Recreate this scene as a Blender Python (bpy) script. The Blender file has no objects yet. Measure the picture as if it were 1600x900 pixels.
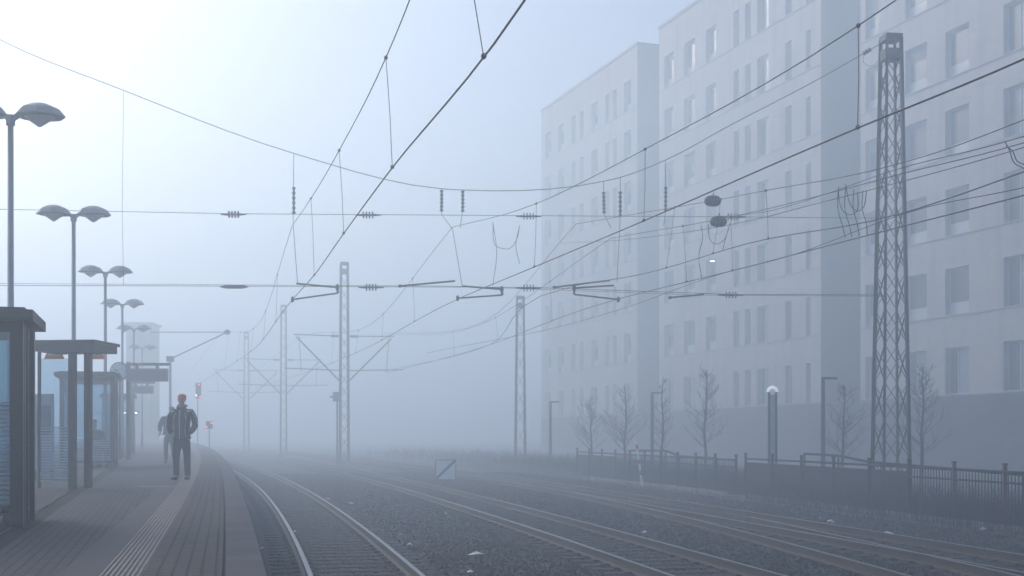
import bpy, math, random
from mathutils import Vector, Matrix
S = bpy.context.scene
R = math.radians
rnd = random.Random(7)

# ---------------------------------------------------------------- camera, sky, sun, exposure
FP = 2000.0; HY = 695.0                       # focal length and level line, for a 1600 px wide frame
cd = bpy.data.cameras.new('camera'); cam = bpy.data.objects.new('camera', cd)
S.collection.objects.link(cam); S.camera = cam
cd.sensor_width = 36; cd.lens = 36 * FP / 1600
cd.shift_y = (HY - 450) / 1600
cd.clip_start = 0.1; cd.clip_end = 3000
cam.location = (0, 0, 0); cam.rotation_euler = (R(90), 0, 0)

SUN_EL, SUN_AZ = 29, -50                      # azimuth measured from +Y, negative = left
w = bpy.data.worlds.new('World'); S.world = w; w.use_nodes = True
nt = w.node_tree; bg = nt.nodes['Background']
sky = nt.nodes.new('ShaderNodeTexSky'); sky.sky_type = 'NISHITA'; sky.sun_disc = False
sky.sun_elevation = R(SUN_EL); sky.sun_rotation = R(SUN_AZ)
sky.air_density = 1.0; sky.dust_density = 4.0; sky.ozone_density = 2
nt.links.new(sky.outputs[0], bg.inputs[0]); bg.inputs[1].default_value = 0.14
sl = bpy.data.lights.new('sun', 'SUN'); sun = bpy.data.objects.new('sun', sl); S.collection.objects.link(sun)
sl.energy = 1.4; sl.angle = R(30); sl.color = (1, 0.97, 0.93)
d = Vector((math.sin(R(SUN_AZ)) * math.cos(R(SUN_EL)), math.cos(R(SUN_AZ)) * math.cos(R(SUN_EL)), math.sin(R(SUN_EL))))
sun.rotation_euler = d.to_track_quat('Z', 'Y').to_euler(); sun.location = d * 60
S.view_settings.view_transform = 'Standard'; S.view_settings.look = 'None'
S.view_settings.exposure = 0.46; S.view_settings.gamma = 1
HAZE_DENSITY = 0.0136
try:
    S.cycles.volume_bounces = 3
    S.cycles.max_bounces = 8
except Exception: pass

# ---------------------------------------------------------------- helpers
def at(px, py, Y): return Vector(((px - 800) / FP * Y, Y, (HY - py) / FP * Y))
G = 0.01
def zp(Y): return -1.0 + G * Y                # platform surface
def zr(Y): return -1.96 + G * Y               # rail heads
def t1(Y): return 1.29 - 0.173 * Y - 0.0008 * Y * Y
def dt1(Y): return -0.173 - 0.0016 * Y
def on(off, Y):                               # point at offset from the first track's centre line
    s = dt1(Y); n = math.hypot(1, s)
    return (t1(Y) + off / n, Y - off * s / n)
def edge(Y): return 0.25 - 0.2165 * Y - 0.00028 * Y * Y
def gut(Y): return -1.43 - 0.268 * Y

def link(o, parent=None):
    S.collection.objects.link(o)
    if parent: o.parent = parent
    return o
def tag(o, label=None, cat=None, group=None, kind=None):
    for k, v in (('label', label), ('category', cat), ('group', group), ('kind', kind)):
        if v: o[k] = v
    return o
def thing(name, loc, label, cat, group=None, rz=0):
    o = bpy.data.objects.new(name, None); o.empty_display_size = 0.3; link(o)
    o.location = loc; o.rotation_euler = (0, 0, rz)
    return tag(o, label, cat, group)
def copy_tree(o, parent=None):
    c = o.copy(); link(c)
    if parent: c.parent = parent
    for ch in [x for x in o.children]: copy_tree(ch, c)
    return c

class MB:
    def __init__(s, o=(0, 0, 0)): s.v = []; s.f = []; s.o = Vector(o); s.uv = None
    def add(s, vs, fs):
        b = len(s.v); s.v += [Vector(p) for p in vs]; s.f += [tuple(b + i for i in f) for f in fs]
    def quad(s, a, b, c, d): s.add([a, b, c, d], [(0, 1, 2, 3)])
    def hexa(s, P): s.add(P, [(0, 3, 2, 1), (4, 5, 6, 7), (0, 1, 5, 4), (1, 2, 6, 5), (2, 3, 7, 6), (3, 0, 4, 7)])
    def box(s, c, z, rz=0):
        c = Vector(c); hx, hy, hz = z[0] / 2, z[1] / 2, z[2] / 2; ca, sa = math.cos(rz), math.sin(rz)
        P = []
        for dz in (-hz, hz):
            for dx, dy in ((-hx, -hy), (hx, -hy), (hx, hy), (-hx, hy)):
                P.append(c + Vector((dx * ca - dy * sa, dx * sa + dy * ca, dz)))
        s.hexa(P)
    def frame_of(s, a, b):
        t = (b - a).normalized(); u = Vector((0, 0, 1)) if abs(t.z) < 0.95 else Vector((0, 1, 0))
        x = t.cross(u).normalized(); return x, x.cross(t).normalized()
    def bar(s, a, b, w, h):
        a, b = Vector(a), Vector(b); x, y = s.frame_of(a, b)
        P = [p + x * i * w / 2 + y * j * h / 2 for p in (a, b) for i, j in ((-1, -1), (1, -1), (1, 1), (-1, 1))]
        s.hexa(P)
    def tube(s, pts, r, n=6, cap=True, flat=1.0):
        pts = [Vector(p) for p in pts]; N = len(pts)
        rs = r if isinstance(r, (list, tuple)) else [r] * N
        base = len(s.v)
        for i, p in enumerate(pts):
            a, b = pts[max(i - 1, 0)], pts[min(i + 1, N - 1)]
            if (b - a).length < 1e-7: b = a + Vector((0, 0, 1))
            x, y = s.frame_of(a, b)
            for k in range(n):
                t = 2 * math.pi * k / n
                s.v.append(p + x * math.cos(t) * rs[i] + y * math.sin(t) * rs[i] * flat)
        for i in range(N - 1):
            for k in range(n):
                k2 = (k + 1) % n
                s.f.append((base + i * n + k, base + i * n + k2, base + (i + 1) * n + k2, base + (i + 1) * n + k))
        if cap:
            s.f.append(tuple(base + k for k in reversed(range(n)))); s.f.append(tuple(base + (N - 1) * n + k for k in range(n)))
    def ell(s, c, r, n=10, m=6):
        c = Vector(c); b = len(s.v)
        for j in range(1, m):
            ph = math.pi * j / m
            for i in range(n):
                th = 2 * math.pi * i / n
                s.v.append(c + Vector((r[0] * math.sin(ph) * math.cos(th), r[1] * math.sin(ph) * math.sin(th), r[2] * math.cos(ph))))
        s.v.append(c + Vector((0, 0, r[2]))); s.v.append(c - Vector((0, 0, r[2]))); T, B = len(s.v) - 2, len(s.v) - 1
        for j in range(m - 2):
            for i in range(n):
                i2 = (i + 1) % n; s.f.append((b + j * n + i, b + (j + 1) * n + i, b + (j + 1) * n + i2, b + j * n + i2))
        for i in range(n):
            i2 = (i + 1) % n; s.f.append((T, b + i, b + i2)); s.f.append((B, b + (m - 2) * n + i2, b + (m - 2) * n + i))
    def mesh(s, name, m, smooth=False):
        me = bpy.data.meshes.new(name); o = s.o
        me.from_pydata([tuple(p - o) for p in s.v], [], s.f)
        if s.uv:
            l = me.uv_layers.new(name='UVMap')
            for lp in me.loops: l.data[lp.index].uv = s.uv[lp.vertex_index]
        if smooth: me.polygons.foreach_set('use_smooth', [True] * len(me.polygons))
        if m: me.materials.append(m)
        me.update(); return me
    def build(s, name, m, parent=None, smooth=False):
        o = bpy.data.objects.new(name, s.mesh(name, m, smooth)); link(o, parent)
        if not parent: o.location = s.o
        return o

# ---------------------------------------------------------------- materials
def mat(name, c1, c2=None, scale=4, rough=0.8, bump=0.0, metal=0, detail=6, bscale=None, spec=None, grime=None, coord='Object'):
    m = bpy.data.materials.new(name); m.use_nodes = True; n = m.node_tree; L = n.links.new; b = n.nodes['Principled BSDF']
    b.inputs['Roughness'].default_value = rough; b.inputs['Metallic'].default_value = metal
    if spec is not None: b.inputs['Specular IOR Level'].default_value = spec
    tc = n.nodes.new('ShaderNodeTexCoord'); out = tc.outputs[coord]
    if c2:
        nz = n.nodes.new('ShaderNodeTexNoise'); nz.inputs['Scale'].default_value = scale; nz.inputs['Detail'].default_value = detail
        L(out, nz.inputs['Vector'])
        cr = n.nodes.new('ShaderNodeValToRGB'); cr.color_ramp.elements[0].position = 0.32; cr.color_ramp.elements[1].position = 0.68
        cr.color_ramp.elements[0].color = (*c1, 1); cr.color_ramp.elements[1].color = (*c2, 1)
        L(nz.outputs['Fac'], cr.inputs['Fac']); col = cr.outputs['Color']
        if grime:
            g = n.nodes.new('ShaderNodeTexNoise'); g.inputs['Scale'].default_value = grime[0]; g.inputs['Detail'].default_value = 8
            L(out, g.inputs['Vector']); mr = n.nodes.new('ShaderNodeMapRange'); mr.inputs[1].default_value = 0.45; mr.inputs[2].default_value = 0.7
            mr.inputs[4].default_value = grime[2]; L(g.outputs['Fac'], mr.inputs[0])
            mx = n.nodes.new('ShaderNodeMixRGB'); mx.inputs[2].default_value = (*grime[1], 1); L(mr.outputs[0], mx.inputs[0]); L(col, mx.inputs[1]); col = mx.outputs[0]
        L(col, b.inputs['Base Color'])
    else: b.inputs['Base Color'].default_value = (*c1, 1)
    if bump:
        bz = n.nodes.new('ShaderNodeTexNoise'); bz.inputs['Scale'].default_value = bscale or scale * 4; bz.inputs['Detail'].default_value = 6
        L(out, bz.inputs['Vector']); bp = n.nodes.new('ShaderNodeBump'); bp.inputs['Strength'].default_value = bump; bp.inputs['Distance'].default_value = 0.02
        L(bz.outputs['Fac'], bp.inputs['Height']); L(bp.outputs['Normal'], b.inputs['Normal'])
    return m
def brick(name, c1, c2, mortar, bw, bh, ms=0.008, rough=0.75, grime=0.4, coord='UV', gscale=0.9, gcol=(0.03, 0.035, 0.04), streak=0):
    m = mat(name, c1, rough=rough + .15, spec=.12); n = m.node_tree; L = n.links.new; b = n.nodes['Principled BSDF']
    tc = n.nodes.new('ShaderNodeTexCoord'); t = n.nodes.new('ShaderNodeTexBrick')
    L(tc.outputs[coord], t.inputs['Vector'])
    t.inputs['Scale'].default_value = 1; t.inputs['Brick Width'].default_value = bw; t.inputs['Row Height'].default_value = bh
    t.inputs['Mortar Size'].default_value = ms; t.inputs['Mortar Smooth'].default_value = 0.3; t.inputs['Bias'].default_value = 0
    t.inputs['Color1'].default_value = (*c1, 1); t.inputs['Color2'].default_value = (*c2, 1); t.inputs['Mortar'].default_value = (*mortar, 1)
    g = n.nodes.new('ShaderNodeTexNoise'); g.inputs['Scale'].default_value = gscale; g.inputs['Detail'].default_value = 9; g.inputs['Roughness'].default_value = 0.65
    L(tc.outputs[coord], g.inputs['Vector'])
    mr = n.nodes.new('ShaderNodeMapRange'); mr.inputs[1].default_value = 0.4; mr.inputs[2].default_value = 0.75; mr.inputs[4].default_value = grime
    L(g.outputs['Fac'], mr.inputs[0]); mx = n.nodes.new('ShaderNodeMixRGB'); mx.inputs[2].default_value = (*gcol, 1)
    L(mr.outputs[0], mx.inputs[0]); L(t.outputs['Color'], mx.inputs[1]); fin = mx.outputs[0]
    if streak:
        mp = n.nodes.new('ShaderNodeMapping'); mp.inputs['Scale'].default_value = (1.3, 0.10, 1); L(tc.outputs[coord], mp.inputs[0])
        g2 = n.nodes.new('ShaderNodeTexNoise'); g2.inputs['Scale'].default_value = 1.0; g2.inputs['Detail'].default_value = 7; L(mp.outputs[0], g2.inputs['Vector'])
        r2 = n.nodes.new('ShaderNodeMapRange'); r2.inputs[1].default_value = 0.48; r2.inputs[2].default_value = 0.72; r2.inputs[4].default_value = streak; L(g2.outputs['Fac'], r2.inputs[0])
        m2 = n.nodes.new('ShaderNodeMixRGB'); m2.inputs[2].default_value = (*gcol, 1); L(r2.outputs[0], m2.inputs[0]); L(fin, m2.inputs[1]); fin = m2.outputs[0]
    L(fin, b.inputs['Base Color'])
    bp = n.nodes.new('ShaderNodeBump'); bp.inputs['Strength'].default_value = 0.5; bp.inputs['Distance'].default_value = 0.006; bp.invert = True
    L(t.outputs['Fac'], bp.inputs['Height']); L(bp.outputs['Normal'], b.inputs['Normal'])
    return m
def glass(name, tint=(0.75, 0.85, 0.9), refl=0.25, rough=0.03):
    m = bpy.data.materials.new(name); m.use_nodes = True; n = m.node_tree; n.nodes.remove(n.nodes['Principled BSDF'])
    L = n.links.new; o = n.nodes['Material Output']
    tr = n.nodes.new('ShaderNodeBsdfTransparent'); tr.inputs[0].default_value = (*tint, 1)
    gl = n.nodes.new('ShaderNodeBsdfGlossy'); gl.inputs['Roughness'].default_value = rough; gl.inputs[0].default_value = (0.8, 0.85, 0.9, 1)
    fr = n.nodes.new('ShaderNodeFresnel'); fr.inputs[0].default_value = 1.45
    ad = n.nodes.new('ShaderNodeMath'); ad.operation = 'ADD'; ad.inputs[1].default_value = refl * 0.3; L(fr.outputs[0], ad.inputs[0])
    mx = n.nodes.new('ShaderNodeMixShader'); L(ad.outputs[0], mx.inputs[0]); L(tr.outputs[0], mx.inputs[1]); L(gl.outputs[0], mx.inputs[2])
    L(mx.outputs[0], o.inputs['Surface']); return m
def emit(name, c, st):
    m = mat(name, c); b = m.node_tree.nodes['Principled BSDF']; b.inputs['Emission Color'].default_value = (*c, 1); b.inputs['Emission Strength'].default_value = st; return m

M = dict(
    ballast=mat('ballast', (0.008, 0.009, 0.010), (0.03, 0.03, 0.033), scale=14, rough=0.9, bump=1.0, bscale=22, grime=(0.5, (0.03, 0.026, 0.022), 0.6)),
    stone=mat('ballast_stone', (0.006, 0.007, 0.009), (0.048, 0.048, 0.05), scale=9, rough=0.8, detail=2, grime=(.7, (0.03, 0.02, 0.014), .7)),
    soil=mat('soil', (0.022, 0.019, 0.017), (0.06, 0.05, 0.042), scale=1.6, rough=0.95, bump=0.8, bscale=9),
    sleeper=mat('sleeper', (0.012, 0.012, 0.013), (0.045, 0.042, 0.04), scale=5, rough=0.9, bump=0.4),
    railside=mat('rail_side', (0.022, 0.018, 0.016), (0.05, 0.036, 0.028), scale=12, rough=0.75, bump=0.2),
    railtop=mat('rail_head', (0.08, 0.09, 0.10), (0.14, 0.15, 0.165), scale=6, rough=0.35, metal=1.0),
    kerb=brick('edge_slab', (0.115, 0.115, 0.122), (0.09, 0.09, 0.098), (0.035, 0.035, 0.04), 0.5, 0.29, 0.006, grime=0.45),
    paver=brick('paver', (0.062, 0.062, 0.069), (0.042, 0.043, 0.05), (0.010, 0.010, 0.012), 0.2, 0.1, 0.012, rough=0.6, grime=0.55),
    paver2=brick('paver_warm', (0.068, 0.063, 0.063), (0.047, 0.044, 0.046), (0.010, 0.010, 0.011), 0.2, 0.1, 0.012, rough=0.6, grime=0.5),
    slab=brick('smooth_slab', (0.048, 0.053, 0.062), (0.04, 0.045, 0.054), (0.02, 0.02, 0.024), 0.3, 0.28, 0.004, rough=0.5, grime=0.35),
    gutter=mat('gutter', (0.010, 0.011, 0.013), (0.02, 0.021, 0.024), scale=5, rough=0.9, bump=0.3, spec=.1),
    tactile_base=mat('tactile_base', (0.035, 0.032, 0.033), (0.05, 0.047, 0.048), scale=6, rough=0.7),
    tactile=mat('tactile_rib', (0.15, 0.115, 0.10), (0.21, 0.165, 0.145), scale=9, rough=0.6, grime=(3, (0.08, 0.07, 0.07), 0.7)),
    concrete=mat('concrete', (0.13, 0.13, 0.13), (0.24, 0.235, 0.225), scale=2.2, rough=0.85, bump=0.3),
    steel=mat('grey_steel', (0.009, 0.016, 0.026), (0.016, 0.026, 0.04), scale=3, rough=0.45, metal=0.2, bump=0.05),
    darksteel=mat('dark_steel', (0.03, 0.035, 0.042), (0.05, 0.056, 0.065), scale=4, rough=0.5, bump=0.05),
    lattice=mat('lattice_steel', (0.022, 0.034, 0.036), (0.045, 0.058, 0.058), scale=3, rough=0.65, metal=0.1, grime=(5, (0.07, 0.05, 0.035), 0.4)),
    pole=mat('pole_paint', (0.16, 0.19, 0.26), (0.20, 0.235, 0.31), scale=2, rough=0.45, metal=0.1),
    shade=mat('lamp_shade', (0.12, 0.14, 0.17), (0.17, 0.19, 0.22), scale=3, rough=0.5),
    lens=mat('lamp_lens', (0.55, 0.57, 0.6), rough=0.35),
    wire=mat('wire', (0.02, 0.022, 0.03), rough=0.6, metal=0.2),
    insul=mat('insulator', (0.05, 0.05, 0.075), (0.08, 0.08, 0.11), scale=20, rough=0.35),
    roofdark=mat('roof_dark', (0.018, 0.022, 0.028), (0.035, 0.04, 0.047), scale=3, rough=0.55),
    glass=glass('shelter_glass'), glass_b=glass('dirty_glass', (0.55, 0.68, 0.75), 0.5, 0.12),
    film=mat('glass_stripes', (0.42, 0.47, 0.52), rough=0.5),
    brickwall=brick('pale_brick', (0.45, 0.435, 0.42), (0.38, 0.365, 0.35), (0.31, 0.30, 0.29), 0.5, 0.14, 0.008, grime=0.30, coord='UV', gscale=0.45, gcol=(0.20, 0.195, 0.195), streak=0.6),
    plinth=brick('plinth_brick', (0.06, 0.064, 0.07), (0.045, 0.049, 0.054), (0.035, 0.036, 0.04), 0.5, 0.14, 0.008, grime=0.5, coord='UV', gscale=0.6, streak=0.6),
    sidewall=mat('side_shade_tone', (0.07, 0.078, 0.09), (0.10, 0.108, 0.12), scale=0.5, rough=0.9),  # shade of the blocks' side faces put into the colour; tower shares it
    trim=mat('pale_trim', (0.42, 0.45, 0.49), (0.5, 0.52, 0.55), scale=1.5, rough=0.6),
    ledge=mat('ledge', (0.13, 0.135, 0.14), (0.17, 0.17, 0.18), scale=2, rough=0.7),
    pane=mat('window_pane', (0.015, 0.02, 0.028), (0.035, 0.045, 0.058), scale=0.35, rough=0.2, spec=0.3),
    blind=mat('blind', (0.12, 0.13, 0.14), (0.2, 0.21, 0.22), scale=1, rough=0.8),
    pane_light=mat('window_reflection', (0.16, 0.20, 0.25), (0.24, 0.28, 0.34), scale=0.6, rough=0.25, spec=0.4),  # pale reflection in the glass put into the base colour
    bark=mat('bark', (0.035, 0.03, 0.028), (0.075, 0.066, 0.06), scale=8, rough=0.9, bump=0.3),
    twig=mat('twig', (0.045, 0.036, 0.032), (0.08, 0.062, 0.055), scale=6, rough=0.9),
    scrub=mat('scrub', (0.014, 0.011, 0.008), (0.05, 0.032, 0.02), scale=3, rough=0.95),
    drygrass=mat('dry_grass', (0.16, 0.13, 0.085), (0.26, 0.21, 0.14), scale=5, rough=0.9),
    fence=mat('fence_paint', (0.010, 0.012, 0.015), (0.02, 0.023, 0.026), scale=6, rough=0.8, spec=0.15),
    fencerust=mat('fence_rust', (0.05, 0.026, 0.018), (0.08, 0.042, 0.028), scale=6, rough=0.8),
    white=mat('white_paint', (0.76, 0.76, 0.74), (0.84, 0.84, 0.82), scale=5, rough=0.5),
    black=mat('black_paint', (0.015, 0.016, 0.018), rough=0.5),
    red=mat('red_paint', (0.5, 0.03, 0.03), rough=0.5),
    orange=mat('orange_paint', (0.85, 0.20, 0.02), (0.9, 0.27, 0.04), scale=5, rough=0.5),
    litter=mat('litter', (0.55, 0.55, 0.52), (0.7, 0.7, 0.68), scale=20, rough=0.7),
    skin=mat('skin', (0.60, 0.22, 0.18), (0.70, 0.29, 0.24), scale=10, rough=0.6),
    jacket=mat('jacket_dark', (0.009, 0.015, 0.016), (0.018, 0.026, 0.027), scale=14, rough=0.75, bump=0.4, bscale=25),
    piping=mat('jacket_piping', (0.5, 0.56, 0.52), rough=0.5),
    patch=mat('jacket_patch', (0.55, 0.58, 0.58), rough=0.5),
    collar=mat('collar', (0.11, 0.13, 0.18), rough=0.8),
    trousers=mat('trousers', (0.004, 0.005, 0.008), (0.008, 0.009, 0.013), scale=8, rough=0.85, bump=0.3),
    shoes=mat('shoes', (0.01, 0.01, 0.011), rough=0.4),
    bluejacket=mat('jacket_blue', (0.035, 0.05, 0.12), (0.055, 0.075, 0.16), scale=10, rough=0.8, bump=0.3),
    cap=mat('cap', (0.80, 0.13, 0.10), (0.88, 0.19, 0.15), scale=15, rough=0.8),
    hair=mat('grey_hair', (0.16, 0.15, 0.14), (0.25, 0.24, 0.23), scale=20, rough=0.9),
    darkcoat=mat('coat_black', (0.016, 0.02, 0.03), (0.03, 0.035, 0.046), scale=10, rough=0.85),
    bag=mat('bag', (0.035, 0.03, 0.03), rough=0.7),
    wood=mat('wood', (0.08, 0.045, 0.03), (0.13, 0.08, 0.05), scale=6, rough=0.6),
    screen=mat('display_face', (0.05, 0.065, 0.11), rough=0.3),
    signblue=mat('board_blue', (0.06, 0.09, 0.17), (0.08, 0.11, 0.2), scale=3, rough=0.4),
    poster=mat('poster', (0.07, 0.10, 0.14), (0.12, 0.16, 0.2), scale=8, rough=0.4),
    lit_white=emit('lit_white', (1, 0.97, 0.9), 6), lit_red=emit('lit_red', (1, 0.12, 0.08), 4), lit_cap=emit('lit_cap', (0.95, 0.97, 1.0), .45),
)

# ---------------------------------------------------------------- ground, ballast, platform
def ribbon(name, fl, fr, fz, Ys, m, parent=None, label=None, cols=1, kind='structure'):
    b = MB(); b.uv = []; prev = None; L = 0
    for i, Y in enumerate(Ys):
        l, r = Vector(fl(Y)), Vector(fr(Y)); mid = (l + r) / 2
        if prev is not None: L += (mid - prev).length
        prev = mid
        for c in range(cols + 1):
            p = l.lerp(r, c / cols); b.v.append(Vector((p.x, p.y, fz(p.y)))); b.uv.append((L, (p - l).length))
        if i:
            k = (cols + 1)
            for c in range(cols): a = (i - 1) * k + c; b.f.append((a, a + 1, a + k + 1, a + k))
    o = b.build(name, m, parent); o['kind'] = kind
    return o
Ya = [-25 + 2.5 * i for i in range(100)]
X0, X1, Y0, Y1 = -260, 260, -70, 420
b = MB(); n = 40
for j in range(n + 1):
    for i in range(n + 1):
        x = X0 + (X1 - X0) * i / n; y = Y0 + (Y1 - Y0) * j / n; b.v.append(Vector((x, y, zr(y) - 0.32)))
for j in range(n):
    for i in range(n): a = j * (n + 1) + i; b.f.append((a, a + 1, a + n + 2, a + n + 1))
g = b.build('ground', M['soil']); g['kind'] = 'structure'
ribbon('ballast_bed', lambda Y: on(-1.55, Y), lambda Y: on(13.2, Y), lambda y: zr(y) - 0.17, Ya, M['ballast'], cols=4)
ribbon('ballast_shoulder', lambda Y: on(13.2, Y), lambda Y: on(13.9, Y), lambda y: zr(y) - 0.17, Ya, M['ballast'])
for o in (bpy.data.objects['ballast_shoulder'],):
    for i, v in enumerate(o.data.vertices):
        if i % 2: v.co.z -= 0.145
ribbon('verge', lambda Y: on(13.9, Y), lambda Y: on(16.9, Y), lambda y: zr(y) - 0.30, Ya, M['soil'], cols=3)

E = lambda o_: (lambda Y: (edge(Y) - o_ * 1.02, Y - o_ * 0.2))
ribbon('platform_edge_slabs', E(0.28), E(0.0), zp, Ya, M['kerb'])
ribbon('platform_joint', E(0.30), E(0.28), lambda y: zp(y) - 0.006, Ya, M['gutter'])
ribbon('platform_paving', E(0.82), E(0.30), zp, Ya, M['paver2'])
ribbon('tactile_paving', E(1.10), E(0.82), lambda y: zp(y), Ya, M['tactile_base'])
Yn = [-10 + 1.5 * i for i in range(23)]; Yn[-1] = 23.6
Yf = [23.6 + 3 * i for i in range(60)]
ribbon('smooth_slab_band', E(1.38), E(1.10), zp, Yn, M['slab'])
ribbon('platform_paving_far', E(1.38), E(1.10), zp, Yf, M['paver2'])
GU = lambda d_: (lambda Y: (gut(Y) - d_, Y - d_ * 0.2))
ribbon('platform_paving_main', GU(0), E(1.38), zp, Ya, M['paver'], cols=2)
ribbon('platform_gutter', GU(0.22), GU(0), lambda y: zp(y) - 0.012, Ya, M['gutter'])
ribbon('platform_paving_rear', lambda Y: (gut(Y) - 8, Y - 1.6), GU(0.22), zp, Ya, M['paver'], cols=3)
# side face and coping of the platform
b = MB()
for i in range(len(Ya) - 1):
    ya, yb = Ya[i], Ya[i + 1]
    b.hexa([Vector((edge(ya) - .35, ya, zp(ya) - 1.3)), Vector((edge(ya) - .06, ya, zp(ya) - 1.3)), Vector((edge(yb) - .06, yb, zp(yb) - 1.3)), Vector((edge(yb) - .35, yb, zp(yb) - 1.3)),
            Vector((edge(ya) - .35, ya, zp(ya) - .10)), Vector((edge(ya) - .06, ya, zp(ya) - .10)), Vector((edge(yb) - .06, yb, zp(yb) - .10)), Vector((edge(yb) - .35, yb, zp(yb) - .10))])
b.build('platform_wall', M['concrete'])['kind'] = 'structure'
b = MB()
for i in range(len(Ya) - 1):
    ya, yb = Ya[i], Ya[i + 1]
    b.quad((edge(ya) + .001, ya, zp(ya) - .1), (edge(yb) + .001, yb, zp(yb) - .1), (edge(yb) + .001, yb, zp(yb) - .001), (edge(ya) + .001, ya, zp(ya) - .001))
b.build('platform_coping', M['kerb'])['kind'] = 'structure'
# ribs of the guidance strip
b = MB(); k = 0
for r in range(8):
    o1 = 0.835 + r * 0.035
    pts = [-10 + 2.5 * i for i in range(36)]
    for ya, yb in zip(pts[:-1], pts[1:]):
        A0, A1 = E(o1)(ya), E(o1 + .015)(ya); B0, B1 = E(o1)(yb), E(o1 + .015)(yb); za, zb = zp(ya), zp(yb)
        b.hexa([(A1[0], A1[1], za), (A0[0], A0[1], za), (B0[0], B0[1], zb), (B1[0], B1[1], zb),
                (A1[0], A1[1], za + .006), (A0[0], A0[1], za + .006), (B0[0], B0[1], zb + .006), (B1[0], B1[1], zb + .006)])
tag(b.build('guidance_ribs', M['tactile']), kind='structure')
b = MB(); A, B = Vector((E(1.10)(23.7)[0], 23.5, 0)), Vector((E(1.75)(23.7)[0], 23.45, 0))
A.z, B.z = zp(A.y) + .004, zp(B.y) + .004
b.quad(B - Vector((0, .12, .0012)), A - Vector((0, .12, .0012)), A + Vector((0, .12, .0012)), B + Vector((0, .12, .0012)))
tag(b.build('platform_marking', M['tactile']), kind='structure')

# ---------------------------------------------------------------- tracks
def rail_mb(offf, Ys):
    side, top = MB(), MB()
    prof = [(-.07, -.165), (.07, -.165), (.07, -.15), (.014, -.125), (.014, -.04), (.036, -.03), (.036, -.004), (-.036, -.004), (-.036, -.03), (-.014, -.04), (-.014, -.125), (-.07, -.15)]
    rows = []
    for Y in Ys:
        o = offf(Y); row = []
        for dx, dz in prof: p = on(o + dx, Y); row.append((p[0], p[1], zr(p[1]) + dz))
        rows.append(row)
    n = len(prof); V = [p for r_ in rows for p in r_]; F = []
    for i in range(len(rows) - 1):
        for k in range(n):
            if k == 6: continue
            k2 = (k + 1) % n; F.append((i * n + k, i * n + k2, (i + 1) * n + k2, (i + 1) * n + k))
    side.add(V, F)
    V = []; F = []
    for i, Y in enumerate(Ys):
        for dx, dz in ((-.036, -.004), (-.024, 0), (.024, 0), (.036, -.004)):
            p = on(offf(Y) + dx, Y); V.append((p[0], p[1], zr(p[1]) + dz))
        if i:
            for k in range(3): F.append(((i - 1) * 4 + k, (i - 1) * 4 + k + 1, i * 4 + k + 1, i * 4 + k))
    top.add(V, F)
    return side, top
def sleeper_mesh():
    b = MB(); b.box((0, 0, -.04), (2.5, .25, .08)); 
    for x in (-.75, .75): b.box((x - .12, 0, .006), (.09, .16, .03)); b.box((x + .12, 0, .006), (.09, .16, .03))
    return b.mesh('sleeper', M['sleeper'])
SLP = sleeper_mesh(); SLEEP = []
def track(label, offf, Ystart, Yend, Yvis, g=None):
    x, y = on(offf(Yvis), Yvis); root = thing('railway_track', (x, y, zr(y) - .17), label, 'railway track', g); O = root.location
    for s in (-.752, .752):
        Ys = []; Y = Ystart
        while Y < Yend: Ys.append(Y); Y += 2.0
        a, t = rail_mb(lambda q: offf(q) + s, Ys); a.o = O.copy(); t.o = O.copy()
        ra = a.build('rail', M['railside'], root); t.build('rail_head', M['railtop'], ra, smooth=True)
    Y = Ystart; pos = []
    while Y < Yend:
        ang = math.atan(-dt1(Y)) if True else 0
        pos.append((Y, ang)); Y += 0.6 * math.cos(ang)
    vis = [p for p in pos if p[0] >= Yvis]; near = vis[:100]; rest = MB(O)
    for Y, a in pos:
        px, py = on(offf(Y), Y); loc = Vector((px, py, zr(py) - .158)) ; SLEEP.append((px, py, a))
        j = rnd.uniform(-.012, .012)
        if (Y, a) in near:
            o = bpy.data.objects.new('sleeper', SLP); link(o, root); o.location = loc - O; o.rotation_euler = (0, 0, a + j)
        else:
            rest.box(loc - Vector((0, 0, .04)), (2.5, .25, .08), a)
    tag(rest.build('sleepers_beyond', M['sleeper'], root), kind='stuff')
tr3 = lambda Y: 9.8
def branch(Y):
    if Y > 42: return 9.8
    u = (42 - Y) / 24.3; return 9.8 - 1.62 * u ** 1.5
track('curved railway track running right beside the platform edge', lambda Y: 0.0, -20, 150, 15)
track('second curved railway track from the platform, passing left of the low white board', lambda Y: 4.85, -20, 150, 15)
track('outermost curved railway track, nearest the dark fence', tr3, -20, 150, 15)
root3 = track
# branch of the turnout: rails only plus check rail
x, y = on(branch(18), 18); rt = thing('turnout_branch', (x, y, zr(y) - .17), 'pair of rails branching off the outermost track towards the camera', 'railway track')
for s in (-.752, .752):
    Ys = [2 + 1.5 * i for i in range(28)]
    if s > 0: Ys = [q for q in Ys if q < 29]
    else: Ys = [q for q in Ys if q < 40.5]
    a, t = rail_mb(lambda q: branch(q) + s, Ys); a.o = rt.location.copy(); t.o = rt.location.copy()
    ra = a.build('rail', M['railside'], rt); t.build('rail_head', M['railtop'], ra, smooth=True)

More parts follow.
